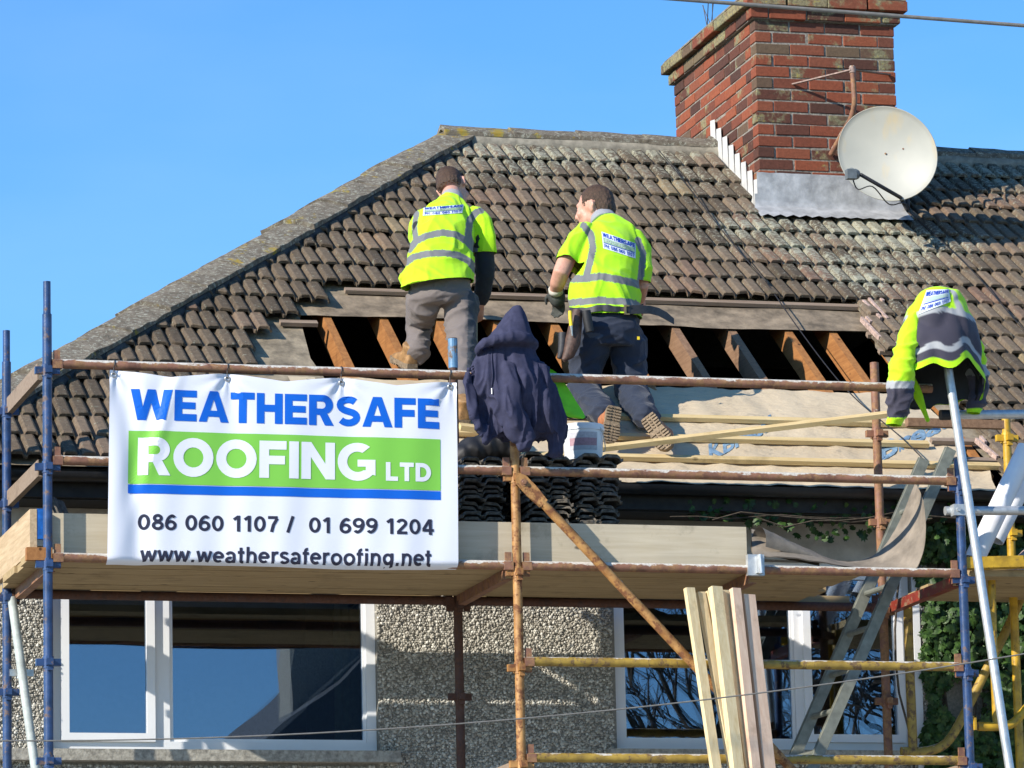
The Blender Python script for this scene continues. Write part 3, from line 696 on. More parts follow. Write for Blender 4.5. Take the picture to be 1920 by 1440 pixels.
# stroke-built bold sans for the telephone numbers and web address: centre lines, y up, cap height 1
def _lc(c):
    A = arc
    if c == '0': return .72, [A(.36, .5, .24, .40, 0, 360, 24)]
    if c == '1': return .56, [[(.10, .74), (.33, .92)], [(.36, 0), (.36, 1)]]
    if c == '2': return .70, [A(.34, .70, .22, .20, 170, -35, 12)+[(.12, .12)], [(.06, .09), (.64, .09)]]
    if c == '4': return .72, [[(.46, .96), (.10, .33)], [(.04, .29), (.70, .29)], [(.50, 0), (.50, 1)]]
    if c == '6': return .70, [A(.35, .32, .24, .23, 0, 360, 20), A(.46, .34, .36, .57, 178, 98, 8)+A(.38, .74, .18, .17, 80, 20, 4)]
    if c == '9': return .70, [A(.35, .68, .24, .23, 0, 360, 20), A(.24, .66, .36, .57, -2, -82, 8)+A(.32, .26, .18, .17, 260, 200, 4)]
    if c == '7': return .68, [[(.06, .91), (.60, .91)], [(.58, .86), (.36, .45), (.26, 0)]]
    if c == '8': return .70, [A(.35, .74, .19, .17, 0, 360, 18), A(.35, .29, .24, .20, 0, 360, 20)]
    if c == '/': return .42, [[(.06, -.02), (.36, 1.02)]]
    if c == 'w': return .90, [[(.07, .72), (.25, .02)], [(.25, .06), (.43, .68)], [(.43, .68), (.63, .06)], [(.63, .02), (.83, .72)]]
    if c == '.': return .30, [[(.15, 0), (.15, .17)]]
    if c == 'e': return .66, [[(.10, .38), (.56, .38)]+A(.33, .37, .24, .28, 5, 310, 18)]
    if c == 'a': return .66, [A(.28, .20, .19, .14, 60, 360, 14), A(.30, .48, .20, .17, 165, 0, 8)+[(.52, .0)]]
    if c == 't': return .42, [[(.20, .95), (.20, .16)]+A(.32, .14, .12, .09, 180, 290, 5), [(.02, .66), (.38, .66)]]
    if c == 'h': return .68, [[(.14, 0), (.14, 1)], A(.35, .42, .20, .24, 170, 0, 9)+[(.55, 0)]]
    if c == 'n': return .68, [[(.14, 0), (.14, .73)], A(.35, .42, .20, .24, 170, 0, 9)+[(.55, 0)]]
    if c == 'r': return .46, [[(.14, 0), (.14, .73)], A(.36, .44, .21, .22, 165, 70, 6)]
    if c == 's': return .60, [A(.30, .52, .19, .14, 25, 265, 10)+A(.30, .20, .20, .145, 80, -160, 10)]
    if c == 'f': return .40, [[(.18, 0), (.18, .78)]+A(.31, .78, .13, .14, 180, 80, 5), [(.02, .66), (.38, .66)]]
    if c == 'o': return .70, [A(.35, .36, .25, .28, 0, 360, 22)]
    if c == 'i': return .30, [[(.15, 0), (.15, .72)], [(.15, .85), (.15, 1)]]
    if c == 'g': return .70, [A(.33, .38, .22, .26, 0, 360, 20), [(.56, .73), (.56, -.04)]+A(.34, -.04, .22, .17, 0, -160, 8)]
    if c == 'P': return .68, [[(.12, 0), (.12, 1)], [(.12, .91), (.36, .91)]+A(.36, .68, .20, .23, 88, -88, 8)+[(.12, .45)]]
    if c == 'H': return .76, [[(.13, 0), (.13, 1)], [(.63, 0), (.63, 1)], [(.13, .5), (.63, .5)]]
    if c == ':': return .30, [[(.15, 0), (.15, .17)], [(.15, .55), (.15, .72)]]
    return .36, []
def stroke_tris(txt, sw=.18, gap=.035, words=False):
    x = 0; raw = []; wi = []
    for ci, c in enumerate(txt):
        w_, paths = _lc(c)
        for li, pth in enumerate(paths):
            closed = len(pth) > 4 and math.dist(pth[0], pth[-1]) < 1e-6
            L_, R_ = [], []
            for i, p in enumerate(pth):
                a = pth[i-1] if i > 0 else (pth[-2] if closed else p); b = pth[i+1] if i < len(pth)-1 else (pth[1] if closed else p)
                dx, dy = b[0]-a[0], b[1]-a[1]; l = math.hypot(dx, dy) or 1; L_.append((x+p[0]-dy/l*sw/2, p[1]+dx/l*sw/2, li)); R_.append((x+p[0]+dy/l*sw/2, p[1]-dx/l*sw/2, li))
            for i in range(len(pth)-1): raw += [[L_[i], R_[i], R_[i+1]], [L_[i], R_[i+1], L_[i+1]]]; wi += [len(txt[:ci].split())-(0 if ci == 0 or txt[ci-1] == ' ' else 1)]*2
        x += w_+gap
    lo = min(p[1] for t in raw for p in t); hi = max(p[1] for t in raw for p in t)
    out = [[(p[0]/x, (p[1]-lo)/(hi-lo), p[2]) for p in t] for t in raw]
    return out if not words else [[t for t, w_ in zip(out, wi) if w_ == k] for k in range(max(wi)+1)]
def split_tris(tris, mx, my):
    out = []; st = list(tris)
    while st:
        a, b, c = st.pop()
        e = [(abs(p[0]-q[0])/mx+abs(p[1]-q[1])/my, p, q, r) for p, q, r in ((a, b, c), (b, c, a), (c, a, b))]
        k = max(e, key=lambda z: z[0])
        if k[0] <= 1: out.append((a, b, c)); continue
        p, q, r = k[1:]; m = tuple((g+h)/2 for g, h in zip(p, q)); st += [(p, m, r), (m, q, r)]
    return out
RECT = [[(0, 0), (1, 0), (1, 1)], [(0, 0), (1, 1), (0, 1)]]
def print_on(name, tris, place, mat, parent, mx=.05, my=.2):
    """a thin printed layer; place maps (a, b) in 0..1 to a point on the cloth"""
    vs, fs, idx = [], [], {}
    for t in split_tris(tris, mx, my):
        f = []
        for p in t:
            key = tuple(round(x, 5) for x in p)
            if key not in idx:
                q = place(*p[:2])
                if q is not None and len(p) > 2: q = q+Vector((0, -.0005*p[2], 0))
                idx[key] = len(vs) if q is not None else -1
                if q is not None: vs.append(q)
            f.append(idx[key])
        if -1 not in f and len(set(f)) == 3: fs.append(tuple(f))
    return MB().add(vs, fs).obj(name, mat, parent)
def quad(c, a, b):   # c: corners bl br tr tl in pixels
    return [c[0][k]*(1-a)*(1-b)+c[1][k]*a*(1-b)+c[2][k]*a*b+c[3][k]*(1-a)*b for k in (0, 1)]
def cast(bvh, u, v, off=.002):
    d = Vector(_ray(u, v)).normalized(); h = bvh.ray_cast(Vector(CAM), d, 200)
    if h[0] is None: return None
    n = h[1]; n = n if n.dot(d) < 0 else -n
    return h[0]+n*off

for cs, txt in ((((1330, 866), (1462, 800), (1456, 772), (1328, 834)), 'KBreath'), (((1652, 866), (1812, 786), (1806, 756), (1648, 832)), 'Breath')):
    bv = bvh_of(mem.data)
    print_on('membrane_lettering', font_tris(txt, .03), lambda a, b: cast(bv, *quad(cs, a, b), off=.003), MAT['ink'], ROOF, .08, .3)

# chimney -------------------------------------------------------------
CX0, CX1, CY0, CY1, CZT = 5.247, 6.178, 4.289, 6.02, 9.31
chm = MB().span(CX0+.006, CX1-.006, CY0+.006, CY1-.006, 7.4, CZT+.0)
CHIM = chm.obj('chimney', MAT['mortar'], HOUSE); CHIM['label'] = 'red brick chimney stack with lichen on its corbelled top'
BR = {}
def brick_at(c, size, rz=0.):
    key = tuple(round(x, 3) for x in size)
    if key not in BR:
        bm = bmesh.new(); bmesh.ops.create_cube(bm, size=1)
        for v in bm.verts: v.co = Vector((v.co.x*size[0], v.co.y*size[1], v.co.z*size[2]))
        bmesh.ops.bevel(bm, geom=bm.edges[:], offset=.0035, segments=1, affect='EDGES')
        me = bpy.data.meshes.new('brick'); bm.to_mesh(me); bm.free(); me.materials.append(MAT['brick']); BR[key] = me
    o = link('brick', BR[key], None, CHIM)
    o.matrix_basis = Matrix.Translation(Vector(c)+Vector((random.gauss(0, .002), random.gauss(0, .002), random.gauss(0, .0014)))) @ Matrix.Rotation(rz+random.gauss(0, .01), 4, 'Z') @ Matrix.Rotation(random.gauss(0, .008), 4, 'Y')
def course(z, x0, x1, y0, y1, odd, xfrom=None):
    H = .065; zc = z+H/2; W_ = x1-x0; bl = (W_+.01)/4
    xs = [x0]+[x0+bl*(i+(.5 if odd else 1)) for i in range(4 if odd else 3)]+[x1+.01]
    for a, b in zip(xs, xs[1:]): brick_at(((a+b-.01)/2, y0+.05, zc), (b-a-.01, .10, H))
    ys = y0+.11; L = y1-ys; nb = 7
    step = (L+.01)/(nb+.5); cuts = [ys]+[ys+step*(i+(.5 if not odd else 1)) for i in range(nb)]
    cuts = [c for c in cuts if c < y1-.06]+[y1+.01]
    for a, b in zip(cuts, cuts[1:]): brick_at((x0+.05, (a+b-.01)/2, zc), (.10, b-a-.01, H))
nz = 17
for k in range(1, nz+1):
    z = CZT-.075*k+.005
    course(z, CX0, CX1, CY0, CY1, k % 2 == 0)
course(CZT+.005, CX0-.033, CX1+.033, CY0-.033, CY1+.033, True)
course(CZT+.080, CX0-.072, CX1+.072, CY0-.072, CY1+.072, False)
MB().span(CX0-.02, CX1+.02, CY0-.02, CY1+.02, CZT+.001, CZT+.15).obj('corbel_core', MAT['mortar'], CHIM)
fl = MB(); z1 = CZT+.148
fl.rings([[Vector((x, y, z+.012*mnoise.noise((x*5, y*5, 1)))) for x, y in ((CX0-.07+i, CY0-.07+i), (CX1+.07-i, CY0-.07+i), (CX1+.07-i, CY1+.07-i), (CX0-.07+i, CY1+.07-i))] for z, i in ((z1, 0), (z1+.03, .02), (z1+.11, .2), (z1+.13, .3))], True)
fl.obj('flaunching', MAT['ridge'], CHIM)
for yy in (4.75, 5.5):
    MB().tube([(5.71, yy, z1+.05), (5.71, yy, z1+.3), (5.71, yy, z1+.32), (5.71, yy, z1+.4)], [.14, .12, .14, .14], 20).obj('chimney_pot', simple('terracotta', (.42, .13, .07), .8), CHIM, auto=True)
sp_ = MB()
for i in range(5):
    b = Vector((5.36+random.uniform(-.03, .03), 5.55+random.uniform(-.05, .05), z1+.1)); sp_.tube([b, b+Vector((random.uniform(-.06, .06), random.uniform(-.1, .1), .2))], .003, 4)
sp_.obj('bird_wire', MAT['black'], CHIM)
# lead: white painted steps up the left side, apron in front
for i in range(8):
    y0 = CY0-.02+i*.118; y1 = y0+.112
    zb = ZE+(y0-YE)/CT*ST-.02; zt = 8.275+i*.083
    zb1 = ZE+(y1-YE)/CT*ST-.02
    x = CX0-.006-.0015*i
    MB().add([(x, y0, zb), (x, y1, zb1), (x, y1, zt+.012), (x, y0+.02, zt), (x-.003, y0, zb), (x-.003, y1, zb1), (x-.003, y1, zt+.012), (x-.003, y0+.02, zt)],
             [(0, 1, 2, 3), (7, 6, 5, 4), (0, 3, 7, 4), (1, 5, 6, 2), (3, 2, 6, 7)]).obj('step_flashing', MAT['white_paint'], CHIM)
ap = MB(); rows = []
for y, z, o in ((CY0-.006, 8.315, 0), (CY0-.009, 8.20, 0), (CY0-.010, 8.172, 0)):
    rows.append([Vector((CX0-.02+(CX1-CX0+.05)*i/24, y-.004*mnoise.noise((i*.5, z*9, 0)), z+.004*mnoise.noise((i*.7, 1, 0)))) for i in range(25)])
ap.sheet(rows); ap.obj('apron_flashing', MAT['lead'], CHIM, True)
ap = MB(); rows = []
s0 = (CY0-YE)/CT
for q in range(6):
    t = q/5
    if q < 3: f = lambda i: Vector((CX0-.04+(CX1-CX0+.07)*i/24, CY0-.014-.01*t, 8.175-.19*t))
    else: f = lambda i: RF(CX0-.05+(CX1-CX0+.08)*i/24, s0-.02-(q-3)*.075, .030+.018*abs(math.sin(i*1.6))*(q-2)/3)
    rows.append([f(i)+Vector((0, -.003*mnoise.noise((i*.6, q, 2)), 0)) for i in range(25)])
ap.sheet(rows); ap.obj('apron_flashing', MAT['lead'], CHIM, True)
# ================================================================== scaffold
B = 2.44; LIFT = .495; DB = 1.04; TR = .0242
BX = [P(13.3, 1305, DB).x, P(862, 1307, DB).x, P(1662, 1311, DB).x]; ZB = P(862, 1307, DB).z+LIFT-Z0
SCAF = thing('scaffold', (0, 0, 0), 'steel scaffold of blue and rusty tubes with plank deck along the house front', 'scaffold')
def coupling(x, y, z, mat, par):
    m = MB()
    m.box((x, y, z), (.125, .032, .036)); m.box((x, y, z-.001), (.032, .125, .034)); m.box((x+.004, y-.03, z-.018), (.026, .03, .05))
    m.tube([(x, y, z-.03), (x, y, z+.03)], TR+.004, 12)
    return m.obj('coupling', mat, par)
def standard(x, y, ztop, mat, ks, label, cap=None, z0=0.):
    m = MB().tube([(x, y, 0), (x, y, ztop-.17), (x, y, ztop-.165), (x, y, ztop)] if cap else [(x, y, 0), (x, y, ztop)], [TR, TR, TR*.8, TR*.8] if cap else TR, 16)
    o = m.obj('standard', mat, SCAF, auto=True); o['label'] = label
    for k in ks: coupling(x, y, Z0+z0+k*LIFT, mat, o)
    return o
standard(0, 0, P(88, 528, 0).z, MAT['blue'], range(-8, 3), 'blue painted upright at the banner end', True)
standard(BX[0], DB, P(13, 620, DB).z, MAT['blue'], range(-8, 3), 'blue painted upright against the pebble-dash', True, ZB)
standard(B, 0, P(966, 592, 0).z, MAT['orange'], range(-8, 3), 'orange rusty upright under the navy hoodie')
standard(BX[1], DB, P(845, 634, DB).z, MAT['rustdark'], range(-8, 2), 'dark rusty upright between the windows', None, ZB)
standard(2*B, 0, P(1795, 862, 0).z, MAT['blue'], range(-8, 2), 'blue painted upright beside the ivy')
standard(BX[2], DB, P(1640, 680, DB).z, MAT['rust'], range(-8, 3), 'dark red upright in front of the window', None, ZB)
MB().tube([(BX[1], DB, P(845, 690, DB).z), (BX[1], DB, P(845, 636, DB).z+.002)], TR+.0015, 14).obj('tube_paint', tube_mat('pale_blue_flaking_paint', (.14, .30, .48), (.25, .16, .1), .12, .1), SCAF)
def ledger(x0, x1, y, z, mat, z1=None, ends=True, name='ledger'):
    z1 = z if z1 is None else z1
    o = MB().tube([(x0+.035, y, z), (x1-.035, y, z1)], TR, 14).obj(name, mat, SCAF, auto=True)
    if ends:
        for x, zz, d in ((x0, z, 1), (x1, z1, -1)):
            MB().box((x+d*.048, y-.004, zz+.005), (.034, .012, .125)).box((x+d*.05, y, zz-.004), (.05, .05, .044)).obj('wedge', MAT['rust'] if mat != MAT['rustdark'] else mat, o)
    return o
dz = .037
for x0, x1, s in ((0, B, 1), (B, 2*B, 1)):
    ledger(x0, x1, 0, Z0+2*LIFT+dz, MAT['rust'], name='guard_rail') if x0 == 0 else ledger(x0, 4.78, 0, Z0+2*LIFT+dz, MAT['rust'], ends=False, name='guard_rail')
    ledger(x0, x1, 0, Z0+LIFT+dz, MAT['rust'], name='guard_rail')
    ledger(x0, x1, 0, Z0+dz, MAT['rust'])
    ledger(BX[0 if x0 == 0 else 1], BX[1 if x0 == 0 else 2], DB, P(300, 1118, DB).z, MAT['rustdark'], P(1500, 1134, DB).z if False else None)
ledger(B, 2*B, 0, Z0-LIFT+.035, MAT['olive']); ledger(B, 2*B, 0, Z0-2*LIFT+.035, MAT['olive'])
ledger(BX[0], BX[1], DB, Z0-4*LIFT, MAT['rustdark']); ledger(BX[1], BX[2], DB, Z0-4*LIFT, MAT['rustdark'])
ledger(0, B, 0, Z0-4*LIFT, MAT['rust']); ledger(B, 2*B, 0, Z0-4*LIFT, MAT['rust'])
# transoms: steel angles from front to back
def transom(x, z, mat, h=.055, w=.045):
    m = MB(); m.span(x-w/2, x-w/2+.006, .03, DB-.03, z-h/2, z+h/2); m.span(x-w/2+.007, x+w/2, .03, DB-.03, z-h/2, z-h/2+.006); return m.obj('transom', mat, SCAF)
for k in (1, 2): transom(-.03, Z0+k*LIFT-.0, MAT['batten_old'], .085, .03)
transom(.02, Z0-.005, MAT['rust']); transom(B-.04, Z0-.005, MAT['rust']); transom(2*B-.03, Z0-.005, MAT['redtube']); transom(3.72, Z0-.004, MAT['rust'])
# low transoms under the yellow ledgers
for x in (B, 2*B): MB().bar((x, .03, Z0-2*LIFT+.0), (x, DB-.03, Z0-2*LIFT+.0), .045, .05).obj('transom', MAT['batten_old'], SCAF)
# deck
for i in range(5):
    y = .062+.194*i
    for x0, x1, dzz in ((-.085, 2.405, 0), (2.41, 4.34-.03*(i % 3), .0), (4.93, 6.6, .012)):
        j = random.uniform(-.002, .002)
        MB().bar((x0+random.uniform(-.02, .02), y+.095, Z0+.042+dzz+j), (x1+random.uniform(-.012, .0), y+.095, Z0+.042+dzz+j), .189, .038).obj('scaffold_board', MAT['deck'], SCAF)
for x0, x1 in ((-.05, 2.3), (2.42, 4.62)):                       # inside board between the uprights and the wall
    MB().bar((x0, 1.165, Z0+.044), (x1, 1.165, Z0+.044), .185, .038).obj('scaffold_board', MAT['deck'], SCAF)
zt, zb = P(1200, 984, .07).z, Z0+.064
xe = P(1400, 1020, .07).x
MB().span(.03, xe, .070, .105, zb, zt).obj('toe_board', MAT['old_wood'], SCAF)
tb = MB().span(-.085, -.05, .03, 1.12, zb, zt+.012); tb.obj('toe_board', MAT['old_wood_y'], SCAF)
bl = MB().span(-.048, -.005, .032, .06, zb+.07, zt+.015).obj('tape_wrap', simple('bright_blue_tape', (.01, .13, .48), .45, 0, .2, 40), SCAF)
MB().span(-.11, .02, -.02, .028, zb-.045, zb+.02).obj('wood_chock', MAT['rafter'], SCAF)
# clamp holding the toe board
c0 = P(1416, 1060, -.02); MB().box(c0, (.09, .035, .11)).box(c0+Vector((.012, -.03, .0)), (.03, .03, .09)).tube([c0+Vector((.01, -.05, .05)), c0+Vector((.014, -.055, -.05))], .012, 8).obj('clamp', MAT['galv'], SCAF)
# diagonal brace with its flattened, bolted end
a, b = P(982, 905, -.062), P(1480, 1438, -.062); d = (b-a).normalized()
e = MB(); e.tube([a+d*.13, a+d*.20, a+d*4.2], [.02, TR, TR], 14)
sd = d.cross(Vector((0, 1, 0))).normalized()
e.rings([[q+sd*w_+Vector((0, t, 0)) for w_, t in ((-w, -th), (w, -th), (w, th), (-w, th))] for q, w, th in ((a-d*.045, .02, .004), (a-d*.02, .034, .005), (a+d*.06, .036, .006), (a+d*.15, .024, .018))], True)
br = e.obj('diagonal_brace', MAT['orange'], SCAF, auto=True)
MB().tube([a+Vector((0, -.02, 0)), a+Vector((0, .05, 0))], .011, 6).tube([a+Vector((0, -.008, 0)), a+Vector((0, .0, 0))], .02, 14).obj('bolt', MAT['rust'], br)
# pale prop tube at the far left of the back row
MB().tube([P(22, 1120, 1.0), P(66, 1440, .9), P(66, 1440, .9)+Vector((.3, -.4, -4.15))], TR, 12).obj('prop_tube', MAT['greypaint'], SCAF, auto=True)
coupling(*P(40, 1262, 1.02), MAT['steel'], SCAF)

# ================================================================== yellow tower and grey poles to the right
TOW = thing('access_tower', (6, .3, 0), 'yellow painted access tower with grey tubes beside the ivy', 'scaffold')
def tt(pts, mat, name, r=TR, n=12): return MB().tube(pts, r, n).obj(name, mat, TOW, auto=True)
def smooth_path(pts, k=6):
    pts = [Vector(p) for p in pts]; out = []
    for i in range(len(pts)-1):
        p0, p1, p2, p3 = pts[max(0, i-1)], pts[i], pts[i+1], pts[min(len(pts)-1, i+2)]
        for j in range(k):
            t = j/k; out.append(.5*((2*p1)+(p2-p0)*t+(2*p0-5*p1+4*p2-p3)*t*t+(-p0+3*p1-3*p2+p3)*t**3))
    return out+[pts[-1]]
def px_path(l, Y): return smooth_path([P(u, v, Y) for u, v in l])
tt(px_path([(1702, 1128), (1706, 1260), (1712, 1405)], .95), MAT['olive'], 'frame_leg', .026)  # far leg and brace: shade under the deck put into a darker yellow
tt(px_path([(1690, 1409), (1740, 1408), (1775, 1392), (1805, 1345), (1850, 1255), (1895, 1165), (1915, 1115), (1918, 1080)], .95), MAT['olive'], 'curved_brace', .026)
tt(px_path([(1859, 1072), (1862, 1200), (1869, 1362)], .22), MAT['yellow'], 'frame_leg', .022)
tt(px_path([(1833, 1362), (1870, 1362), (1895, 1358), (1912, 1343), (1935, 1315)], .22), MAT['yellow'], 'curved_brace', .024)
q = P(1826, 1356, .2); MB().box(q, (.012, .05, .075)).box(q+Vector((-.02, 0, .033)), (.05, .05, .008)).obj('hook', MAT['yellow'], TOW)
pz = P(1893, 950, .85)
st = tt([(pz.x, .85, 0), (pz.x, .85, P(1885, 778, .85).z)], MAT['yellow'], 'standard')
for v in (822, 1000): coupling(pz.x, .85, P(1890, v, .85).z, MAT['yellow'], st)
a, b = P(1812, 1055, .0), P(1990, 1050, .0)
MB().bar(a, b, .012, .06, (0, 0, 1)).bar(a+Vector((0, .03, -.03)), b+Vector((0, .03, -.03)), .05, .008, (0, 0, 1)).obj('deck_edge', MAT['yellow'], TOW)
for i in range(4):
    y = .08+.23*i; x0 = 6.62
    MB().bar((4.95+.0, y+1.3*0+.11, Z0+.010), (6.9, y+.11, Z0+.010), .22, .03).obj('deck_board', MAT['deck'], TOW) if False else None
tt([P(1766, 778, .03), P(1960, 776, .03)], MAT['galv'], 'grey_tube'); MB().tube([P(1763, 778, .03), P(1781, 778, .03)], TR+.004, 12).obj('end_cap', MAT['black'], TOW)
tt([P(1772, 958, .045), P(1960, 957, .045)], MAT['galv'], 'grey_tube')
q = P(1800, 957, .0); MB().box(q, (.085, .055, .06)).tube([q+Vector((-.02, -.04, 0)), q+Vector((-.02, .06, 0))], .012, 6).obj('clamp', MAT['galv'], TOW)
a, b = P(1757, 556, -.12), P(1893, 1440, -.30); d = b-a
tt([a, b, a+d*((0-a.z)/d.z)], MAT['galv'], 'raking_pole', .0242, 18)
tt([P(1810, 800, 1.9*0+.6), P(1960, 800, .6)], MAT['batten_old'], 'timber_rail', .02) if False else None
MB().bar(P(1700, 792, .55), P(1880, 797, .55), .05, .045).obj('timber_rail', MAT['rafter2'], TOW)

# white plastic pipes resting on the tower deck
for i, (q0, q1, Y, r_) in enumerate((((1826, 1050), (1926, 840), .28, .055), ((1864, 1012), (1950, 840), .45, .055))):
    a, b = P(*q0, Y), P(*q1, Y); m = MB()
    n = 22; dd = (b-a).normalized(); x = dd.cross(Vector((0, 1, 0))).normalized(); y = x.cross(dd)
    ring = lambda c, r: [c+(x*math.cos(6.2832*j/n)+y*math.sin(6.2832*j/n))*r for j in range(n)]
    m.rings([ring(a, r_-.004), ring(a, r_), ring(b, r_), ring(b, r_-.004), ring(a+dd*.01, r_-.004)], False)
    tag(m.obj('plastic_pipe', MAT['white_pipe'], auto=True), ('white plastic pipe leaning behind the grey raking pole', 'white plastic pipe in the shade, upper one of the leaning pair')[i], 'pipe', 'white pipes on the tower')

# ladder through the deck hatch
LAD = thing('ladder', P(1500, 1440, .55), 'dull aluminium ladder rising through the deck beside the right window', 'ladder')
la, lb = P(1530, 1425, .42), P(1783, 842, .42); ld = (lb-la).normalized(); la = la-ld*1.2
rv = Vector((-.03, .34, 0.0))
for o_ in (Vector((0, 0, 0)), rv): MB().bar(la+o_, lb+o_, .058, .028, (0, 1, 0)).bar(la+o_+Vector((0, .012, 0)), lb+o_+Vector((0, .012, 0)), .066, .006, (0, 1, 0)).obj('stile', MAT['alu'], LAD)
L_ = (lb-la).length
for i in range(1, int(L_/.25)): MB().tube([la+ld*(.25*i)-rv*.03, la+ld*(.25*i)+rv*1.03], .0155, 10).obj('rung', MAT['alu'], LAD)

# strip of old felt sagging over the deck edge
FE = thing('felt_strip', P(1560, 1060, .2), 'stiff strip of old roofing felt curling over the deck edge beside the ladder', 'felt')
fr = [(1411, 1043), (1470, 1044), (1530, 1052), (1590, 1062), (1650, 1069), (1695, 1072), (1717, 1066), (1732, 1030), (1736, 985), (1732, 940)]
bk = [(1409, 992), (1450, 1000), (1500, 1024), (1550, 1046), (1600, 1052), (1640, 1040), (1668, 1010), (1690, 970), (1706, 930), (1716, 905)]
fp = smooth_path([P(u, v, -.015) for u, v in fr], 5); bp_ = smooth_path([P(u, v, .30) for u, v in bk], 5)
rows = [[fp[i].lerp(bp_[i], t)+Vector((0, 0, .02*math.sin(t*3.1)*math.sin(i*.2)+.006*mnoise.noise((i*.5, t*6, 0)))) for i in range(len(fp))] for t in np.linspace(0, 1, 9)]
MB().sheet(rows).sheet([[p+Vector((0, 0, -.005)) for p in r_] for r_ in rows]).obj('felt_sheet', MAT['felt_strip'], FE, True)
cr = [P(1410, 1015, .1)+Vector((0, 0, 0))]; m = MB(); rr = []
for i in range(12):
    t = i/11; c = P(1422+t*120, 1018+t*38, .12); rr.append([c+Vector((0, .13*math.cos(a)*(1-t*.6), .085*math.sin(a)*(1-t*.75))) for a in np.linspace(-.4, 3.6, 12)])
m.sheet(rr); m.obj('felt_curl', MAT['felt_strip'], FE, True)

# loose batten laid across the roof
a, b = P(1118, 842, .95), P(1688, 774, .78)
tag(MB().bar(a, b, .05, .026, (0, -.5, 1)).obj('timber_batten', MAT['pine']), 'long pale timber batten lying askew across the kneeling worker boots', 'timber')
a, b = P(862, 800, 1.35), P(960, 812, 1.35)
tag(MB().bar(a, b, .06, .03, (0, -.5, 1)).obj('timber_offcut', MAT['pine']), 'short timber offcut behind the hanging navy hoodie', 'timber')

# upright timbers leaning on the scaffold
TI = [((1292, 1103), (1342, 1440), .052, .030, 'pine_y', -.115, 'pale timber at the banner side of the leaning bundle, one dark knot'),
      ((1313, 1111), (1375, 1440), .045, .030, 'pine_y', -.085, 'yellowish thin timber behind the outermost one in the leaning bundle'),
      ((1330, 1109), (1402, 1440), .045, .036, 'pine_y', -.075, 'pale timber with a split beside it in the leaning bundle'),
      ((1341, 1101), (1382, 1440), .062, .042, 'pine_y', -.135, 'thick pale timber topping the leaning bundle'),
      ((1357, 1108), (1404, 1440), .058, .036, 'pine_y', -.09, 'shaded timber between the thick one and the pinkish one'),
      ((1378, 1104), (1415, 1440), .050, .036, 'pine_pink', -.13, 'pinkish timber with a round knot in the leaning bundle'),
      ((1402, 1116), (1440, 1440), .070, .036, 'pine_pink', -.10, 'broad greyish timber at the ladder side of the leaning bundle')]
for q0, q1, w_, h_, mt, Y, lb_ in TI:
    a, b = P(*q0, Y), P(*q1, Y-.16); d = b-a; b2 = a+d*((0.01-a.z)/d.z)
    tag(MB().bar(a, b2, w_, h_, (.25, -1, 0)).obj('leaning_timber', MAT[mt]), lb_, 'timber', 'timbers leaning on the scaffold')

# stacks of salvaged tiles on the deck
bm = bmesh.new(); bm.from_mesh(TILE); 
n_ = 15
bm.verts.ensure_lookup_table()
nv_ = list(bm.verts); und = [bm.verts.new((TV[3*n_+j][0], .34, TV[3*n_+j][2]-.0)) for j in range(n_)]
for j in range(n_-1): bm.faces.new((nv_[3*n_+j], und[j], und[j+1], nv_[3*n_+j+1]))
for v in bm.verts: v.co = Vector((v.co.x*1.22, v.co.y*1.1, (v.co.z-.03*(1-v.co.y/.345))*1.0))
STM = simple('dusty_dark_tile', (.155, .135, .11), .95, 0, .35, 40, 1., 120); STKS = []
base = [v.co.copy() for v in bm.verts]
for q in range(5):
    for v, c in zip(bm.verts, base):
        v.co = c+Vector((0, (.02*mnoise.noise((c.x*38+q*7, c.z*30, q))) if c.y < .05 else 0, .006*mnoise.noise((c.x*25, q*3.1, c.y*9))))
        v.co.z *= .8
    me = bpy.data.meshes.new('stacked_tile'); bm.to_mesh(me); me.materials.append(STM); STKS.append(me)
bm.free(); STK = STKS[0]
zd = Z0+.062
def stack(u, Y, n, label, rz0=0.):
    x = P(u, 920, Y).x; z = zd
    for i in range(60):
        if z > n-.03: break
        o = link('stacked_tile', random.choice(STKS), None); o.matrix_basis = Matrix.Translation((x+random.gauss(0, .010), Y+random.gauss(0, .012), z)) @ Matrix.Rotation(rz0+random.gauss(0, .05), 4, 'Z') @ Matrix.Rotation(random.gauss(0, .012), 4, 'Y')
        tag(o, label, 'roof tile', 'tiles stacked on the deck'); z += .0265+random.uniform(0, .005)
    return x, z
zs = P(1100, 852, .26).z
stack(862, .30, zs-.01, 'dark salvaged roof tile in the stack behind the banner edge')
stack(905, .62, zs+.05, 'dark salvaged roof tile in the far stack behind the orange post')
stack(988, .26, zs+.01, 'dark salvaged roof tile in the stack beside the orange post')
bx, bz = stack(1083, .26, zs, 'dark salvaged roof tile in the stack under the white bucket')
stack(1020, .66, zs+.04, 'dark salvaged roof tile in the far stack beneath the hoodie sleeve')
for i, (u, v) in enumerate(((140, 955), (158, 956), (178, 958))):     # propped tiles at the left end
    o = link('propped_tile', STK, None); p = P(u, v, .35+.1*i)
    o.matrix_basis = Matrix.Translation((p.x, p.y, zd)) @ Matrix.Rotation(math.radians(62+6*i), 4, 'Z') @ Matrix.Rotation(math.radians(64-9*i), 4, 'X')
    tag(o, 'loose roof tile propped up on the deck beside the blue taped board', 'roof tile', 'tiles propped on the deck')

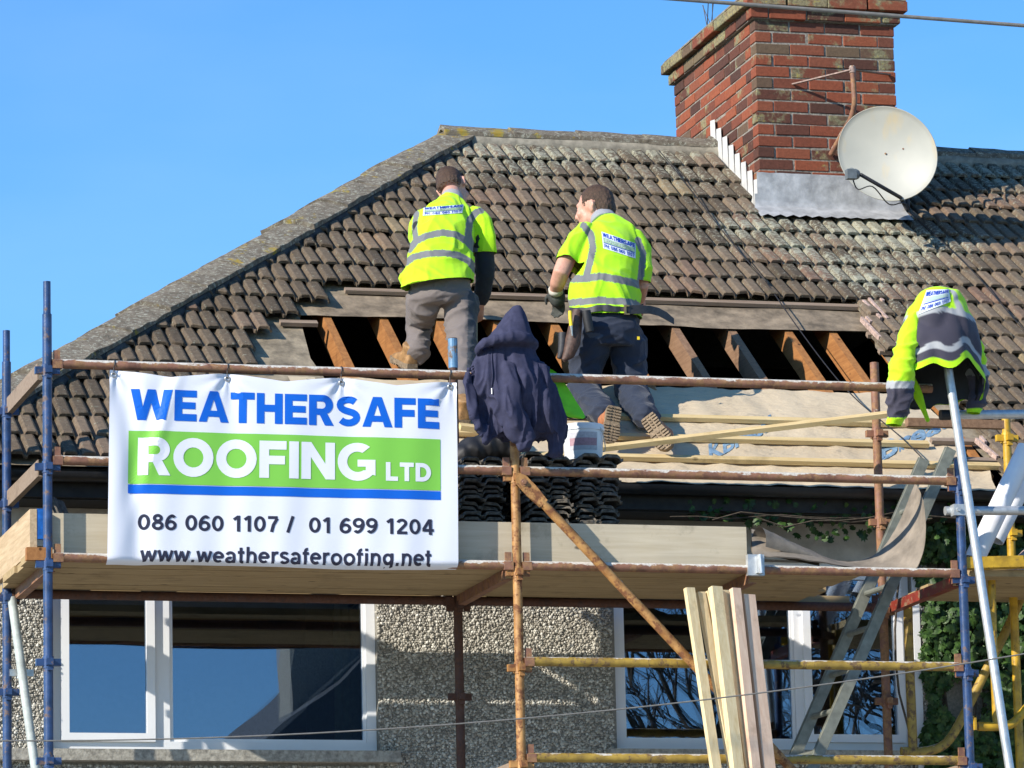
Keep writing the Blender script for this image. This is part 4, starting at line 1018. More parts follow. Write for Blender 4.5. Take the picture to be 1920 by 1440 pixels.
for i, (u, v, rz) in enumerate(((1868, 1036, -2.3), (1900, 1020, -2.0))):
    o = link('broken_tile', STKS[i+1].copy(), None); o.data.materials.clear(); o.data.materials.append(PKE if i == 0 else STM); p = P(u, v, .55)
    o.matrix_basis = Matrix.Translation((p.x, .55+.12*i, Z0+.07)) @ Matrix.Rotation(1.2+rz, 4, 'Z') @ Matrix.Rotation(math.radians(38), 4, 'X')
    tag(o, ('pinkish broken tile lying on the yellow tower deck', 'dark broken tile leaning beside the pinkish one on the tower deck')[i], 'roof tile')
m = MB()
for u, v, r_ in ((862, 846, .075), (885, 836, .085), (910, 826, .09), (935, 822, .085), (955, 835, .06)): m.sphere(P(u, v+14, .62), (r_, .12, r_), 12, 8)
sk = fuse(m, .012, 3)
co_ = coords(sk); setco(sk, co_+normals(sk)*np.array([.012*mnoise.noise(Vector(p)*16) for p in co_])[:, None])
tag(link('sack', sk, MAT['black']), 'crumpled black plastic sack behind the hanging navy hoodie', 'sack')

# bucket
BU = thing('bucket', (P(1096, 850, .42).x, .44, bz), 'white plastic bucket with a faded pink label on the tile stack', 'bucket')
bc = Vector(BU.location); n = 28
ring = lambda z, r: [bc+Vector((r*math.cos(6.28319*j/n), r*math.sin(6.28319*j/n), z)) for j in range(n)]
m = MB().rings([ring(0, .098), ring(.004, .1), ring(.155, .108), ring(.156, .114), ring(.172, .115), ring(.173, .111), ring(.188, .112), ring(.19, .108), ring(.188, .103), ring(.02, .095)], True)
bo = m.obj('body', MAT['bucket'], BU, auto=True); bv = bvh_of(bo.data)
def on_bucket(a0, a1, z0, z1): return lambda a, b: bc+Vector((math.cos(a0+(a1-a0)*a), math.sin(a0+(a1-a0)*a), 0))*(.1+.008*(z0+(z1-z0)*b)/.155+.0012)+Vector((0, 0, z0+(z1-z0)*b))
A0, A1 = math.radians(-150), math.radians(-62)
lab = print_on('label', RECT, on_bucket(A0, A1, .045, .14), MAT['label_grey'], BU, .1, .5)
print_on('label_band', RECT, lambda a, b: (lambda p: p+(p-bc).normalized()*.0006)(on_bucket(A0+.03, A1-.03, .068, .108)(a, b)), MAT['label_pink'], BU, .1, .5)
hp = [bc+Vector((.116*math.cos(a), .116*math.sin(a), .165-.11*math.sin((a+.9)/1.9*3.1416))) for a in np.linspace(-.9, 1.0, 14)]
MB().tube(hp, .003, 6).obj('handle', MAT['white_paint'], BU)

# ================================================================== dish, bracket, cables
cD = P(1664, 288, 3.78); toC = (Vector(CAM)-cD).normalized()
nD = (toC+Vector((-.22, 0, .20))).normalized(); xD = Vector((0, 0, 1)).cross(nD).normalized(); yD = nD.cross(xD)
rot = math.radians(-38); xe_, ye_ = xD*math.cos(rot)+yD*math.sin(rot), -xD*math.sin(rot)+yD*math.cos(rot)
DI = thing('satellite_dish', cD+Vector((.1, .1, -.35)), 'off-white satellite dish fixed at the foot of the chimney', 'satellite dish')
A_, B_ = .325, .282
def dring(r, zoff): return [cD+xe_*(A_*r*math.cos(6.28319*j/48))+ye_*(B_*r*math.sin(6.28319*j/48))+nD*(zoff+.055*(r*r-1)) for j in range(48)]
m = MB(); m.rings([dring(max(r, .02), 0) for r in np.linspace(0, 1, 12)]+[dring(1.012, .004), dring(1.02, -.006), dring(1.005, -.022), dring(.97, -.02)]+[dring(max(r, .02), -.012) for r in np.linspace(.95, 0, 8)], True)
m.obj('reflector', MAT['dish'], DI, True)
lnb = cD+xD*-.155-yD*.17+nD*.34; foot = cD+xD*.07-yD*.285+nD*-.02
MB().tube([foot, foot+nD*.03, lnb+xD*.05-yD*.02], .0125, 10).obj('lnb_arm', MAT['belt'], DI, True)
MB().tube([lnb+nD*.04, lnb-nD*.03, lnb-nD*.05, lnb-nD*.075], [.022, .022, .032, .034], 14).box(lnb+nD*.06-yD*.025, (.06, .05, .06)).obj('lnb', simple('grey_lnb_plastic', (.14, .16, .17), .5), DI, auto=True)
MB().tube(smooth_path([lnb-yD*.05, lnb-yD*.11+xD*.03, lnb-yD*.10+xD*.12, foot-yD*.03-xD*.08, foot-yD*.03, P(1702, 384, 4.15), P(1706, 398, 4.2)]), .004, 6).obj('lead', MAT['black'], DI, True)
MB().tube([cD-nD*.09, cD-nD*.15, Vector((CX1-.15, CY0-.01, cD.z-.1))], .02, 10).tube([foot, Vector((6.24, CY0+.04, 8.12))], .014, 8).tube([Vector((6.24, CY0+.04, 8.05)), Vector((6.24, CY0+.04, 8.3))], .018, 10).obj('mount', MAT['belt'], DI, True)
for u, v in ((1657.5, 284.5), (1691, 278.5)):
    MB().tube([cD+xD*((u-1664)/297)+yD*((288-v)/297)-nD*.06, cD+xD*((u-1664)/297)+yD*((288-v)/297)-nD*.046], .006, 8).obj('rivet', MAT['rust'], DI)
MAT['pinkbar'] = simple('corroded_flat_bar', (.34, .24, .20), .8, 0, .25, 60, .5)
BK = thing('aerial_bracket', (5.85, 4.27, 8.4), 'rusty bent aerial pole with a flat stay on the chimney face', 'bracket')
jp = [(1598, 124, 3.98), (1599, 140, 3.98), (1601, 170, 3.985), (1602, 192, 3.99), (1597, 218, 4.03), (1583, 245, 4.12), (1568, 272, 4.21), (1558, 290, 4.272)]
MB().tube(smooth_path([P(*q) for q in jp], 4), .0175, 12).obj('pole', MAT['rust'], BK, True)
MB().bar(P(1596, 131, 3.97), P(1486, 158, 4.283), .022, .008, (0, 0, 1)).tube([P(1598, 128, 3.98)+Vector((0, 0, .008)), P(1598, 128, 3.98)-Vector((0, 0, .03))], .021, 12).obj('stay', MAT['pinkbar'], BK)
MB().bar(P(1599, 131, 3.98), P(1668, 140, 4.283), .022, .008, (0, 0, 1)).obj('stay', MAT['rust'], BK)
def cable(pts, r, name, label, mat='cable'): return tag(MB().tube(pts, r, 8).obj(name, MAT[mat], None, True), label, 'cable')
def sag(a, b, dip, n=40): return [a.lerp(b, i/n)+Vector((0, 0, -dip*4*(i/n)*(1-i/n))) for i in range(n+1)]
a, b = P(1172, -9, -3.), P(1920, 48, -3.); d = b-a
cable(sag(a-d*6, b+d*6, .0)[:], .0095, 'overhead_cable', 'thick grey overhead cable crossing in front of the chimney top')
a, b, c_ = P(0, 1389, -2.), P(960, 1349, -2.), P(1920, 1226, -2.)
def par(t): return a*((t-1)*(t-.5)*2)+b*(-4*t*(t-1))+c_*(2*t*(t-.5))
cable([par(t) for t in np.linspace(-1.2, 2.2, 80)], .0036, 'overhead_cable', 'thin grey wire crossing low in front of the windows')
def roof_cable(l, h, label): return cable(smooth_path([PR(u, v, h)+Vector((0, 0, .01*mnoise.noise((u*.05, 0, 0)))) for u, v in l]), .0035, 'roof_cable', label, 'black')
roof_cable([(1236, 282), (1290, 350), (1365, 445), (1436, 528)], .06, 'thin black cable running down the tiles from the ridge')
roof_cable([(1437, 529), (1490, 605), (1556, 694), (1610, 752), (1690, 822), (1742, 872)], .03, 'thin black cable hanging over the roof hole to the membrane')
roof_cable([(1706, 398), (1750, 436), (1830, 515), (1905, 602), (1960, 660)], .06, 'thin black cable running down the tiles from the dish')

# ================================================================== banner
BAN = thing('banner', P(530, 1060, -.04), 'white vinyl roofing banner with blue and green lettering tied to the rail', 'banner')
YBN = -.045
C4 = [P(200, 1060, YBN), P(860, 1068, YBN), P(857, 716, YBN), P(207, 692, YBN)]
TIES = (.012, .335, .664, .982)
def ban(a, b, off=0.):
    """a across, b up from the bottom; hanging vinyl with tension folds"""
    p = C4[0]*((1-a)*(1-b))+C4[1]*(a*(1-b))+C4[2]*(a*b)+C4[3]*((1-a)*b)
    t = 1-b
    scal = min(abs(a-x) for x in TIES)
    p.z -= .030*(min(scal, .16)/.16)**1.2*max(0, 1-t/.10)
    y = 0.
    y += .0055*math.sin(a*19+2.2*math.sin(t*2.3))*(.35+.65*t)
    y += .0022*math.sin(a*53+t*3+1)*(.3+.7*t)
    y += .018*math.exp(-((a-.045-.05*t)/.03)**2)*(1-.4*t)-.022*math.exp(-((a-.01)/.05)**2)*t
    for x in TIES:
        dd = abs(a-x); y += .022*math.exp(-(dd/(.02+.10*t))**2)*math.exp(-t*5.)
    for x in TIES:
        r_ = math.hypot((a-x)*1.85, t-.03); an = math.atan2(t, (a-x)*1.85); y += .007*math.cos(9*an+x*20)*math.exp(-r_/.09)*min(1, r_/.02)
    y -= .014*math.exp(-((a-.19+.16*t)/.022)**2)*math.exp(-((t-.3)/.35)**2)
    y += .010*math.exp(-((a-.16+.16*t)/.03)**2)*math.exp(-((t-.3)/.35)**2)
    if b < .04: k = (.04-b)/.04; y += .040*k*k+.010*k*math.sin(a*9); p.z += .006*k*k+.007*k*math.sin(a*6.5)
    p.y += y-off
    return p
NA, NB = 170, 80
m = MB().sheet([[ban(i/NA, j/NB) for i in range(NA+1)] for j in range(NB+1)])
m.obj('vinyl_sheet', MAT['b_white'], BAN, True)
def prt(name, tris, box, mat, off, mx=.04, my=.15):
    a0, a1, b0, b1 = box
    return print_on(name, tris, lambda a, b: ban(a0+(a1-a0)*a, b0+(b1-b0)*b, off), MAT[mat], BAN, mx, my)
o = prt('lettering', text_tris('WEATHERSAFE', .07), (.060, .947, .745, .905), 'b_blue', .0018); o['label'] = 'blue capitals reading WEATHERSAFE'
o = prt('green_panel', RECT, (.056, .950, .418, .690), 'b_green', .0018, .02, .05); o['label'] = 'green panel behind white lettering'
o = prt('blue_stripe', RECT, (.056, .950, .368, .414), 'b_blue', .0018, .02, .2)
o = prt('lettering', text_tris('ROOFING', .07), (.083, .762, .462, .655), 'b_white', .0036); o['label'] = 'white capitals reading ROOFING'
o = prt('lettering', text_tris('LTD', .10), (.790, .922, .462, .560), 'b_white', .0036); o['label'] = 'white capitals reading LTD'
for q in stroke_tris('086 060 1107 /  01 699 1204', words=True):
    o = prt('lettering', q, (.084, .932, .178, .268), 'b_ink', .0018, .012, .3); o['label'] = 'dark group of a telephone number'
o = prt('lettering', font_tris('www.weathersaferoofing.net', .022), (.094, .925, -.022, .078), 'b_ink', .0018, .012, .2) if False else None
web = stroke_tris('www.weathersaferoofing.net', .17)
o = print_on('lettering', web, lambda a, b: ban(.094+.831*a, -.008+.112*b, .0018) if -.008+.112*b > .006 else None, MAT['b_ink'], BAN, .012, .2); o['label'] = 'dark web address cut off by the curling hem'
railz = Z0+2*LIFT+dz
for x in TIES:
    p = ban(x, .975, .004); 
    MB().tube([p+Vector((.012*math.cos(a), 0, .012*math.sin(a))) for a in np.linspace(0, 6.2832, 13)], .004, 6).obj('eyelet', MAT['steel'], BAN, True)
    top = Vector((p.x+.003, 0, railz)); lp = [p]+[top+Vector((.004*math.sin(a), -(TR+.004)*math.cos(a), (TR+.004)*math.sin(a))) for a in np.linspace(-.6, 3.4, 9)]+[p+Vector((0, .012, 0))]
    MB().tube(lp, .0026, 5).obj('tie', MAT['black'], BAN)

# ================================================================== ivy
IVY = thing('ivy', P(1800, 1440, 1.45), 'dark green ivy climbing the wall beside the white window', 'ivy')
LV = [(0, -.5), (.28, -.42), (.5, -.12), (.30, .02), (.34, .34), (.10, .22), (0, .55), (-.10, .22), (-.34, .34), (-.30, .02), (-.5, -.12), (-.28, -.42)]
def leaf_geo(c, n, up, sz):
    n = n.normalized(); x = up.cross(n); x = x.normalized() if x.length > 1e-4 else Vector((1, 0, 0)); y = n.cross(x)
    vs = [c]+[c+x*(p[0]*sz)+y*(p[1]*sz)-n*(sz*.35*(p[0]**2)+sz*.12*max(0, p[1])) for p in LV]
    return vs, [(0, i+1, (i+1) % 12+1) for i in range(12)]
lm = bpy.data.meshes.new('leaf'); lv, lf = leaf_geo(Vector((0, 0, 0)), Vector((0, -1, 0)), Vector((0, 0, 1)), 1.); lm.from_pydata(lv, [], lf); lm.materials.append(MAT['leaf'])
mass = MB(); spots = []
def ivy_spot():
    r_ = random.random()
    if r_ < .965:
        x = 5.16+1.75*random.random()**1.5; z = random.uniform(3.9, 5.75); edge = 5.18+.06*mnoise.noise((z*4, 0, 3))+.04*abs(mnoise.noise((z*9, 1, 3)))
        if x < edge: return None
        th = .06+.22*min(1, (x-5.1)/.6)*(.6+.4*mnoise.noise((x*3, z*3, 0)))
        if mnoise.noise((x*2.5, z*2.5, 7)) < -.6: return None
        return Vector((x, YW-random.uniform(.01, max(.03, th)), z)), random.uniform(.035, .075)
    x = random.uniform(3.75, 5.3); zz = 5.70-random.random()**2*(.10+.17*max(0, (x-3.75)/1.5)+.10*mnoise.noise((x*5, 2, 2)))
    return Vector((x, random.uniform(1.17, 1.3), zz)), random.uniform(.03, .06)
while len(spots) < 8000:
    s = ivy_spot()
    if s: spots.append(s)
spots.sort(key=lambda s: s[0].y)
stem = 0
for i, (c, sz) in enumerate(spots):
    n = Vector((random.uniform(-.9, .5), -1, random.uniform(-.5, .9))); up = Vector((random.uniform(-.6, .6), random.uniform(-.2, .2), -1 if random.random() < .8 else 1))
    u, v = pix(np.array(c)[None])[0]
    if stem < 260 and -5 < u < 1925 and v < 1445 and i % 3 == 0:
        stem += 1; nn = n.normalized(); x = up.cross(nn).normalized(); y = nn.cross(x)
        o = link('leaf', lm, None, IVY); o.matrix_basis = Matrix.Translation(c) @ Matrix((x, -nn, y)).transposed().to_4x4() @ Matrix.Scale(sz, 4)
    else: mass.add(*leaf_geo(c, n, up, sz))
stuff(mass.obj('foliage', MAT['leaf'], IVY))
m = MB()
for i in range(26):
    x = random.uniform(5.2, 6.6); p = Vector((x, YW-.02, 0)); pts = [p]
    for k in range(16): p = p+Vector((random.gauss(0, .05), random.gauss(0, .008), .36)); p.y = min(p.y, YW-.01); pts.append(p.copy())
    m.tube(smooth_path(pts, 2), .007, 5)
for i in range(3):
    p = Vector((random.uniform(4.9, 5.4), 1.16, 5.62)); pts = [p]
    for k in range(8): p = p+Vector((-.16, random.gauss(0, .01), random.gauss(0, .02))); pts.append(p.copy())
    m.tube(pts, .004, 4)
m.obj('stem', MAT['bark'], IVY)
# ================================================================== workers and hung clothes
HIV = (.47, .84, .012); HIV2 = (.42, .82, .012); BAND = (.17, .175, .18); GREYP = (.165, .14, .13); NAVYP = (.022, .030, .052); NAVYP2 = (.06, .08, .12)
MPX = 1/335.
def node(u, v, Y, a, b=None, lat=None): return (P(u, v, Y), a, a*.85 if b is None else b, lat)
def chain(m, nodes, n=20, lat=(1, 0, 0)):
    """tapering limb through nodes of (centre, lateral radius, depth radius, lateral axis)"""
    k = len(nodes); rings = []
    pts = [q[0] for q in nodes]
    for i, (c, a, b, l) in enumerate(nodes):
        t = (pts[min(i+1, k-1)]-pts[max(i-1, 0)]).normalized(); L = Vector(l or lat); x = (L-t*L.dot(t)).normalized(); y = t.cross(x)
        rings.append([c+x*(a*math.cos(6.28319*j/n))+y*(b*math.sin(6.28319*j/n)) for j in range(n)])
    # rounded ends
    def end(ring, c, t, r): return [c+(q-c)*.55+t*r*.55 for q in ring]
    t0 = (pts[0]-pts[1]).normalized(); t1 = (pts[-1]-pts[-2]).normalized()
    r0, r1 = min(nodes[0][1:3]), min(nodes[-1][1:3])
    m.rings([end(rings[0], pts[0], t0, r0)]+rings+[end(rings[-1], pts[-1], t1, r1)], True)
def open_chain(m, nodes, n=28, lat=(1, 0, 0)):
    k = len(nodes); rings = []; pts = [q[0] for q in nodes]
    for i, (c, a, b, l) in enumerate(nodes):
        t = (pts[min(i+1, k-1)]-pts[max(i-1, 0)]).normalized(); L = Vector(l or lat); x = (L-t*L.dot(t)).normalized(); y = t.cross(x)
        rings.append([c+x*(a*math.cos(6.28319*j/n))+y*(b*math.sin(6.28319*j/n)) for j in range(n)])
    m.rings(rings, True)
def folds(me, amp, freq, stretch, seed, fine=0., mask=None):
    """creases: thin ridges where a warped noise crosses zero, kept centred on the surface"""
    co = coords(me); nm = normals(me); d = np.empty(len(co))
    for i, p in enumerate(co):
        q = Vector((p[0]*freq*stretch[0]+seed, p[1]*freq*stretch[1], p[2]*freq*stretch[2]))
        w_ = mnoise.noise_vector(q*.6)*.9
        v = mnoise.noise(q+w_); v2 = mnoise.noise(q*1.9+w_*1.3+Vector((7, 3, 1)))
        d[i] = amp*(1-min(1, abs(v)*2.6))**1.6+amp*.45*(1-min(1, abs(v2)*2.6))**1.6+fine*mnoise.noise(q*3.1)
    d -= d.mean()
    if mask is not None: d *= mask(pix(co))
    setco(me, co+nm*d[:, None])
def open_end(me, c, dirv, rad, k=.45):
    """cut the cap off a cloth tube so that it ends in a thin edge"""
    dirv = Vector(dirv).normalized(); bm = bmesh.new(); bm.from_mesh(me)
    fs = [f for f in bm.faces if (f.calc_center_median()-c).length < rad]
    geo = list({v for f in fs for v in f.verts})+list({e for f in fs for e in f.edges})+fs
    bmesh.ops.bisect_plane(bm, geom=geo, plane_co=c-dirv*.008, plane_no=dirv, clear_outer=True)
    bm.to_mesh(me); bm.free(); me.update()
def seg_dist(uv, line):
    d = np.full(len(uv), 1e9)
    for (x0, y0), (x1, y1) in zip(line, line[1:]):
        a = np.array([x0, y0]); v = np.array([x1-x0, y1-y0]); t = np.clip(((uv-a)@v)/(v@v), 0, 1)
        d = np.minimum(d, np.linalg.norm(uv-(a+t[:, None]*v), axis=1))
    return d
def paint(me, base, bands, extra=None):
    co = coords(me); uv = pix(co); c = np.tile(np.array(base), (len(co), 1))
    for line, w_, colr in bands: c[seg_dist(uv, line) < w_] = colr
    if extra is not None: extra(co, uv, c)
    colattr(me, 'col', c)
def hand(m, wrist, d, out, size=.085, curl=.7, side=1):
    """palm, four bent fingers of different length and a thumb from the palm's side"""
    d = Vector(d).normalized(); out = Vector(out); out = (out-d*out.dot(d)).normalized(); bend = d.cross(out)*side
    pc = wrist+d*size*.5
    m.sphere(pc, 1., 10, 7, Matrix((out*size*.42, bend*size*.2, d*size*.58)).transposed())
    for i, (o_, ln) in enumerate(((-.30, .78), (-.10, .95), (.11, .9), (.30, .68))):
        b0 = wrist+d*size*.95+out*size*o_; l = size*ln*.5
        d1 = (d*math.cos(curl*.5)+bend*math.sin(curl*.5)); d2 = (d*math.cos(curl*1.4)+bend*math.sin(curl*1.4)); d3 = (d*math.cos(curl*2.2)+bend*math.sin(curl*2.2))
        p = [b0-d*size*.2, b0, b0+d1*l*.8, b0+d1*l*.8+d2*l*.6, b0+d1*l*.8+d2*l*.6+d3*l*.45]
        m.tube(p, [.0105, .0105, .0098, .009, .0075], 8)
    t0 = wrist+d*size*.25-out*size*.38; m.tube([t0, t0-out*size*.25+d*size*.25+bend*size*.1, t0-out*size*.22+d*size*.6+bend*size*.3], [.0125, .012, .009], 8)
def head(m, c, fwd, up, sz=1.):
    """skull with jaw, brow, nose, lips and ears; fwd is where the face looks"""
    f = Vector(fwd).normalized(); u = Vector(up); u = (u-f*u.dot(f)).normalized(); r = f.cross(u)
    E = lambda x, y, z: c+(r*x+f*y+u*z)*sz
    fr = Matrix((r, f, u)).transposed()
    m.sphere(E(0, -.012, .025), (.076*sz, .098*sz, .095*sz), 18, 12, fr)
    m.sphere(E(0, .035, -.045), (.060*sz, .062*sz, .072*sz), 16, 10, fr)
    m.sphere(E(0, .052, -.088), (.034*sz, .034*sz, .026*sz), 12, 8, fr)          # chin
    m.sphere(E(0, .083, .028), (.046*sz, .016*sz, .013*sz), 12, 8, fr)          # brow
    m.tube([E(0, .086, .015), E(0, .106, -.022), E(0, .112, -.030), E(0, .092, -.040)], [.009*sz, .012*sz, .014*sz, .012*sz], 8)
    m.sphere(E(0, .088, -.062), (.024*sz, .012*sz, .008*sz), 10, 6, fr); m.sphere(E(0, .085, -.074), (.021*sz, .011*sz, .008*sz), 10, 6, fr)
    for s in (-1, 1):
        m.sphere(E(s*.030, .082, .005), (.013*sz, .010*sz, .009*sz), 8, 6, fr)
        m.sphere(E(s*.040, .068, -.025), (.024*sz, .026*sz, .024*sz), 8, 6, fr)
        er = fr @ Matrix.Rotation(s*.45, 3, 'Z')
        m.sphere(E(s*.080, -.008, -.005), (.010*sz, .020*sz, .034*sz), 10, 8, er)
        m.sphere(E(s*.084, -.014, .008), (.007*sz, .022*sz, .024*sz), 10, 8, er)
    return E, fr
def hair(m, E, fr, sz, hairline=.035):
    m.sphere(E(0, -.017, .033), (.0795*sz, .099*sz, .095*sz), 22, 14, fr)
    m.sphere(E(0, -.050, -.008), (.0765*sz, .068*sz, .075*sz), 18, 10, fr)
def boot(heel, toe, up, sz, par, mat, name='boot', shaft=.19, tread=True):
    """work boot: lofted upper, thick rubber sole with tread blocks"""
    heel, toe = Vector(heel), Vector(toe); f = (toe-heel); L = f.length; f.normalize(); u = Vector(up); u = (u-f*u.dot(f)).normalized(); r = f.cross(u)
    prof = [(-.04, .030), (0., .038), (.08, .043), (.25, .042), (.42, .041), (.60, .049), (.75, .052), (.88, .045), (.97, .030), (1.02, .016)]
    def ring(t, w_, z0, z1, k=10):
        c = heel+f*(L*t); return [c-r*w_+u*z0, c-r*w_+u*z1, c+r*w_+u*z1, c+r*w_+u*z0]
    so_ = MB().rings([ring(t, w_*sz, 0, .028*sz) for t, w_ in prof], True)
    up_ = MB(); rings = []
    for t, w_, h in ((-.03, .030, .105), (.06, .040, .115), (.22, .043, .115), (.38, .040, .100), (.55, .046, .072), (.75, .047, .058), (.92, .038, .045), (1.0, .018, .034)):
        c = heel+f*(L*t); rings.append([c+r*(w_*sz*math.cos(a))+u*(sz*(.02+(h-.02)*max(0, math.sin(a)))) for a in np.linspace(0, math.pi, 11)]+[c-r*(w_*sz*.6)+u*sz*.018, c+r*(w_*sz*.6)+u*sz*.018])
    up_.rings(rings, True)
    c = heel+f*(L*.14); up_.tube([c+u*.05*sz, c+u*shaft*.65*sz, c+u*shaft*sz-f*.01], [.045*sz, .047*sz, .052*sz], 14)
    b = link(name, fuse(up_, .009, 3), mat, par)
    s = so_.obj('sole', MAT['sole'], b)
    if tread:
        tm = MB()
        for t in np.linspace(.02, .95, 12):
            w_ = np.interp(t, [p[0] for p in prof], [p[1] for p in prof])*sz
            if .36 < t < .5: continue
            for sgn in (-1, 1):
                c = heel+f*(L*t)+r*(sgn*w_*.66)-u*.004; tm.box(c, (w_*.62, L*.048, .010), Matrix((r, f, u)).transposed())
            c = heel+f*(L*t)-u*.003; tm.box(c, (w_*.30, L*.032, .008), Matrix((r, f, u)).transposed() @ Matrix.Rotation(.5, 3, 'Z'))
        tm.obj('tread', MAT['sole'], b)
    return b

def back_print(tor, corners, par, inner):
    bv = bvh_of(tor)
    pl = lambda a0, a1, b0, b1, off: (lambda a, b: cast(bv, *quad(corners, a0+(a1-a0)*a, b0+(b1-b0)*b), off=off))
    print_on('back_print', RECT, pl(0, 1, 0, 1, .0035), MAT['patch'], par, .08, .12)
    print_on('print_panel', RECT, pl(.03, .97, .38, .66, .0050), MAT['patch_green'], par, .08, .2)
    print_on('print_stripe', RECT, pl(.03, .97, .335, .375, .0050), MAT['patch_blue'], par, .08, .5)
    print_on('print_lettering', text_tris('WEATHERSAFE', .07), pl(.02, .98, .70, .96, .0052), MAT['patch_blue'], par, .08, .3)
    print_on('print_lettering', text_tris('ROOFING', .07), pl(.08, .70, .43, .62, .0066), MAT['patch_pale'], par, .08, .3)
    print_on('print_lettering', stroke_tris('PH: 086 060 1107'), pl(.04, .96, .05, .29, .0052), MAT['patch_blue'], par, .08, .3)

# ---------------------------------------------------------------- worker standing, seen from behind
W1 = thing('person', RF(2.55, .52, .02), 'worker in yellow vest and grey trousers standing on the roof, head bowed', 'person', 'roofers at work')
m = MB()
hc = P(849, 352, 2.45)
fw1 = Vector((.72, .68, -.45))
E1, fr1 = head(m, hc, fw1, Vector((.0, .55, .8)), 1.0)
chain(m, [node(847, 364, 2.36, .058, .06), node(846, 385, 2.24, .062, .062), node(845, 405, 2.21, .07, .055)])
chain(m, [node(845, 415, 2.19, .10, .06), node(838, 450, 2.12, .125, .08), node(830, 500, 2.05, .12, .085), node(828, 538, 2.01, .12, .085)])
chain(m, [node(895, 424, 2.17, .045), node(908, 465, 2.16, .046), node(908, 515, 2.17, .040), node(901, 562, 2.22, .032), node(899, 574, 2.24, .03)])
hand(m, P(899, 570, 2.24), P(896, 600, 2.30)-P(899, 572, 2.24), (1, .2, 0), .085, .55, -1)
chain(m, [node(792, 420, 2.2, .05), node(782, 455, 2.36, .045), node(790, 480, 2.55, .04), node(800, 500, 2.68, .032)])
hand(m, P(800, 500, 2.68), (.2, .6, -.6), (1, 0, 0), .085, .6, 1)
chain(m, [node(797, 560, 2.03, .065), node(786, 606, 2.30, .06), node(783, 655, 2.22, .045)])
chain(m, [node(863, 562, 2.01, .065), node(870, 660, 1.86, .062), node(868, 770, 1.60, .045)])
link('body', fuse(m, .0085, 3), MAT['skin'], W1)
m = MB(); hair(m, E1, fr1, 1.0); hm = fuse(m, .006, 2); folds(hm, .003, 60, (1, 1, .5), 2., .0015); 
def trim_hair(me, E, fr, fwd_cut, low_cut):
    """keep hair off the face, ears and nape"""
    inv = fr.inverted(); c0 = E(0, 0, 0); bm = bmesh.new(); bm.from_mesh(me)
    dele = []
    for f in bm.faces:
        q = inv @ (f.calc_center_median()-c0)
        if (abs(q.z-low_cut(q.y)) < .014 and random.random() < .35) or (q.y > fwd_cut and q.z < .088) or q.z < low_cut(q.y) or (abs(q.x) > .066 and -.035 < q.y < .03 and q.z < .035): dele.append(f)
    bmesh.ops.delete(bm, geom=dele, context='FACES'); bm.to_mesh(me); bm.free()
trim_hair(hm, E1, fr1, .045, lambda y: -.055 if y < -.03 else .0)
link('hair', hm, MAT['hair'], W1)
# trousers
m = MB()
open_chain(m, [node(828, 515, 2.03, .155, .115), node(828, 540, 2.0, .175, .13), node(829, 562, 1.99, .178, .13), node(830, 572, 1.99, .14, .11)])
chain(m, [node(796, 560, 2.02, .105, .11), node(789, 590, 2.18, .085, .095), node(785, 612, 2.27, .077, .085), node(784, 640, 2.22, .070, .078), node(783, 664, 2.17, .069, .078)])
chain(m, [node(864, 562, 2.0, .105, .11), node(864, 610, 1.96, .092, .098), node(868, 660, 1.86, .079, .085), node(869, 720, 1.74, .070, .076), node(868, 776, 1.61, .072, .078)])
tr = fuse(m, .008, 3); folds(tr, .011, 5.5, (1., 1., 1.9), 3.1, .002)
def tr1(co, uv, c):
    c[:] = np.array(GREYP)
    c[(uv[:, 0] > 878-(uv[:, 1]-560)*.02) & (uv[:, 1] > 545)] = (.05, .058, .07)      # dark side panels
paint(tr, GREYP, [], tr1)
link('trousers', tr, MAT['garment'], W1)
# black long sleeve under the vest
m = MB(); chain(m, [node(903, 428, 2.17, .058), node(908, 466, 2.16, .060), node(910, 515, 2.17, .055), node(905, 548, 2.2, .049), node(901, 566, 2.23, .043)])
chain(m, [node(792, 422, 2.2, .055), node(783, 455, 2.36, .052), node(791, 482, 2.55, .045), node(798, 495, 2.65, .04)])
sl_ = fuse(m, .010, 3); folds(sl_, .004, 9, (1, 1, 2), 8.); paint(sl_, (.018, .02, .026), []); link('undershirt', sl_, MAT['garment'], W1)
# vest
m = MB()
open_chain(m, [node(821, 556, 1.965, .222, .175), node(822, 536, 1.985, .216, .168), node(823, 515, 2.01, .203, .155), node(827, 487, 2.05, .187, .142), node(831, 455, 2.11, .178, .132), node(838, 425, 2.17, .166, .117), node(844, 402, 2.22, .138, .094), node(846, 386, 2.255, .098, .072), node(846, 376, 2.28, .066, .058)])
chain(m, [node(886, 400, 2.2, .055, .065), node(900, 418, 2.18, .064, .07), node(908, 448, 2.17, .064, .072), node(909, 476, 2.165, .066, .072)])
chain(m, [node(799, 404, 2.21, .06, .07), node(788, 426, 2.25, .07, .075), node(786, 446, 2.34, .072, .075)])
m.rings([[P(u, v, Y) for u, v, Y in r_] for r_ in ([(770, 500, 2.0), (776, 505, 1.93), (778, 520, 1.95), (772, 522, 2.02)], [(752, 512, 2.0), (758, 515, 1.95), (762, 530, 1.96), (756, 532, 2.02)], [(747, 524, 2.0), (750, 522, 1.97), (752, 531, 1.97), (748, 533, 2.0)])], True)
vt = fuse(m, .007, 3); folds(vt, .013, 4.2, (1.5, 1.2, .8), 1.3, .002); open_end(vt, P(822, 536, 1.985), (.12, 0, -1), .34); open_end(vt, P(909, 478, 2.165), (0, 0, -1), .10)
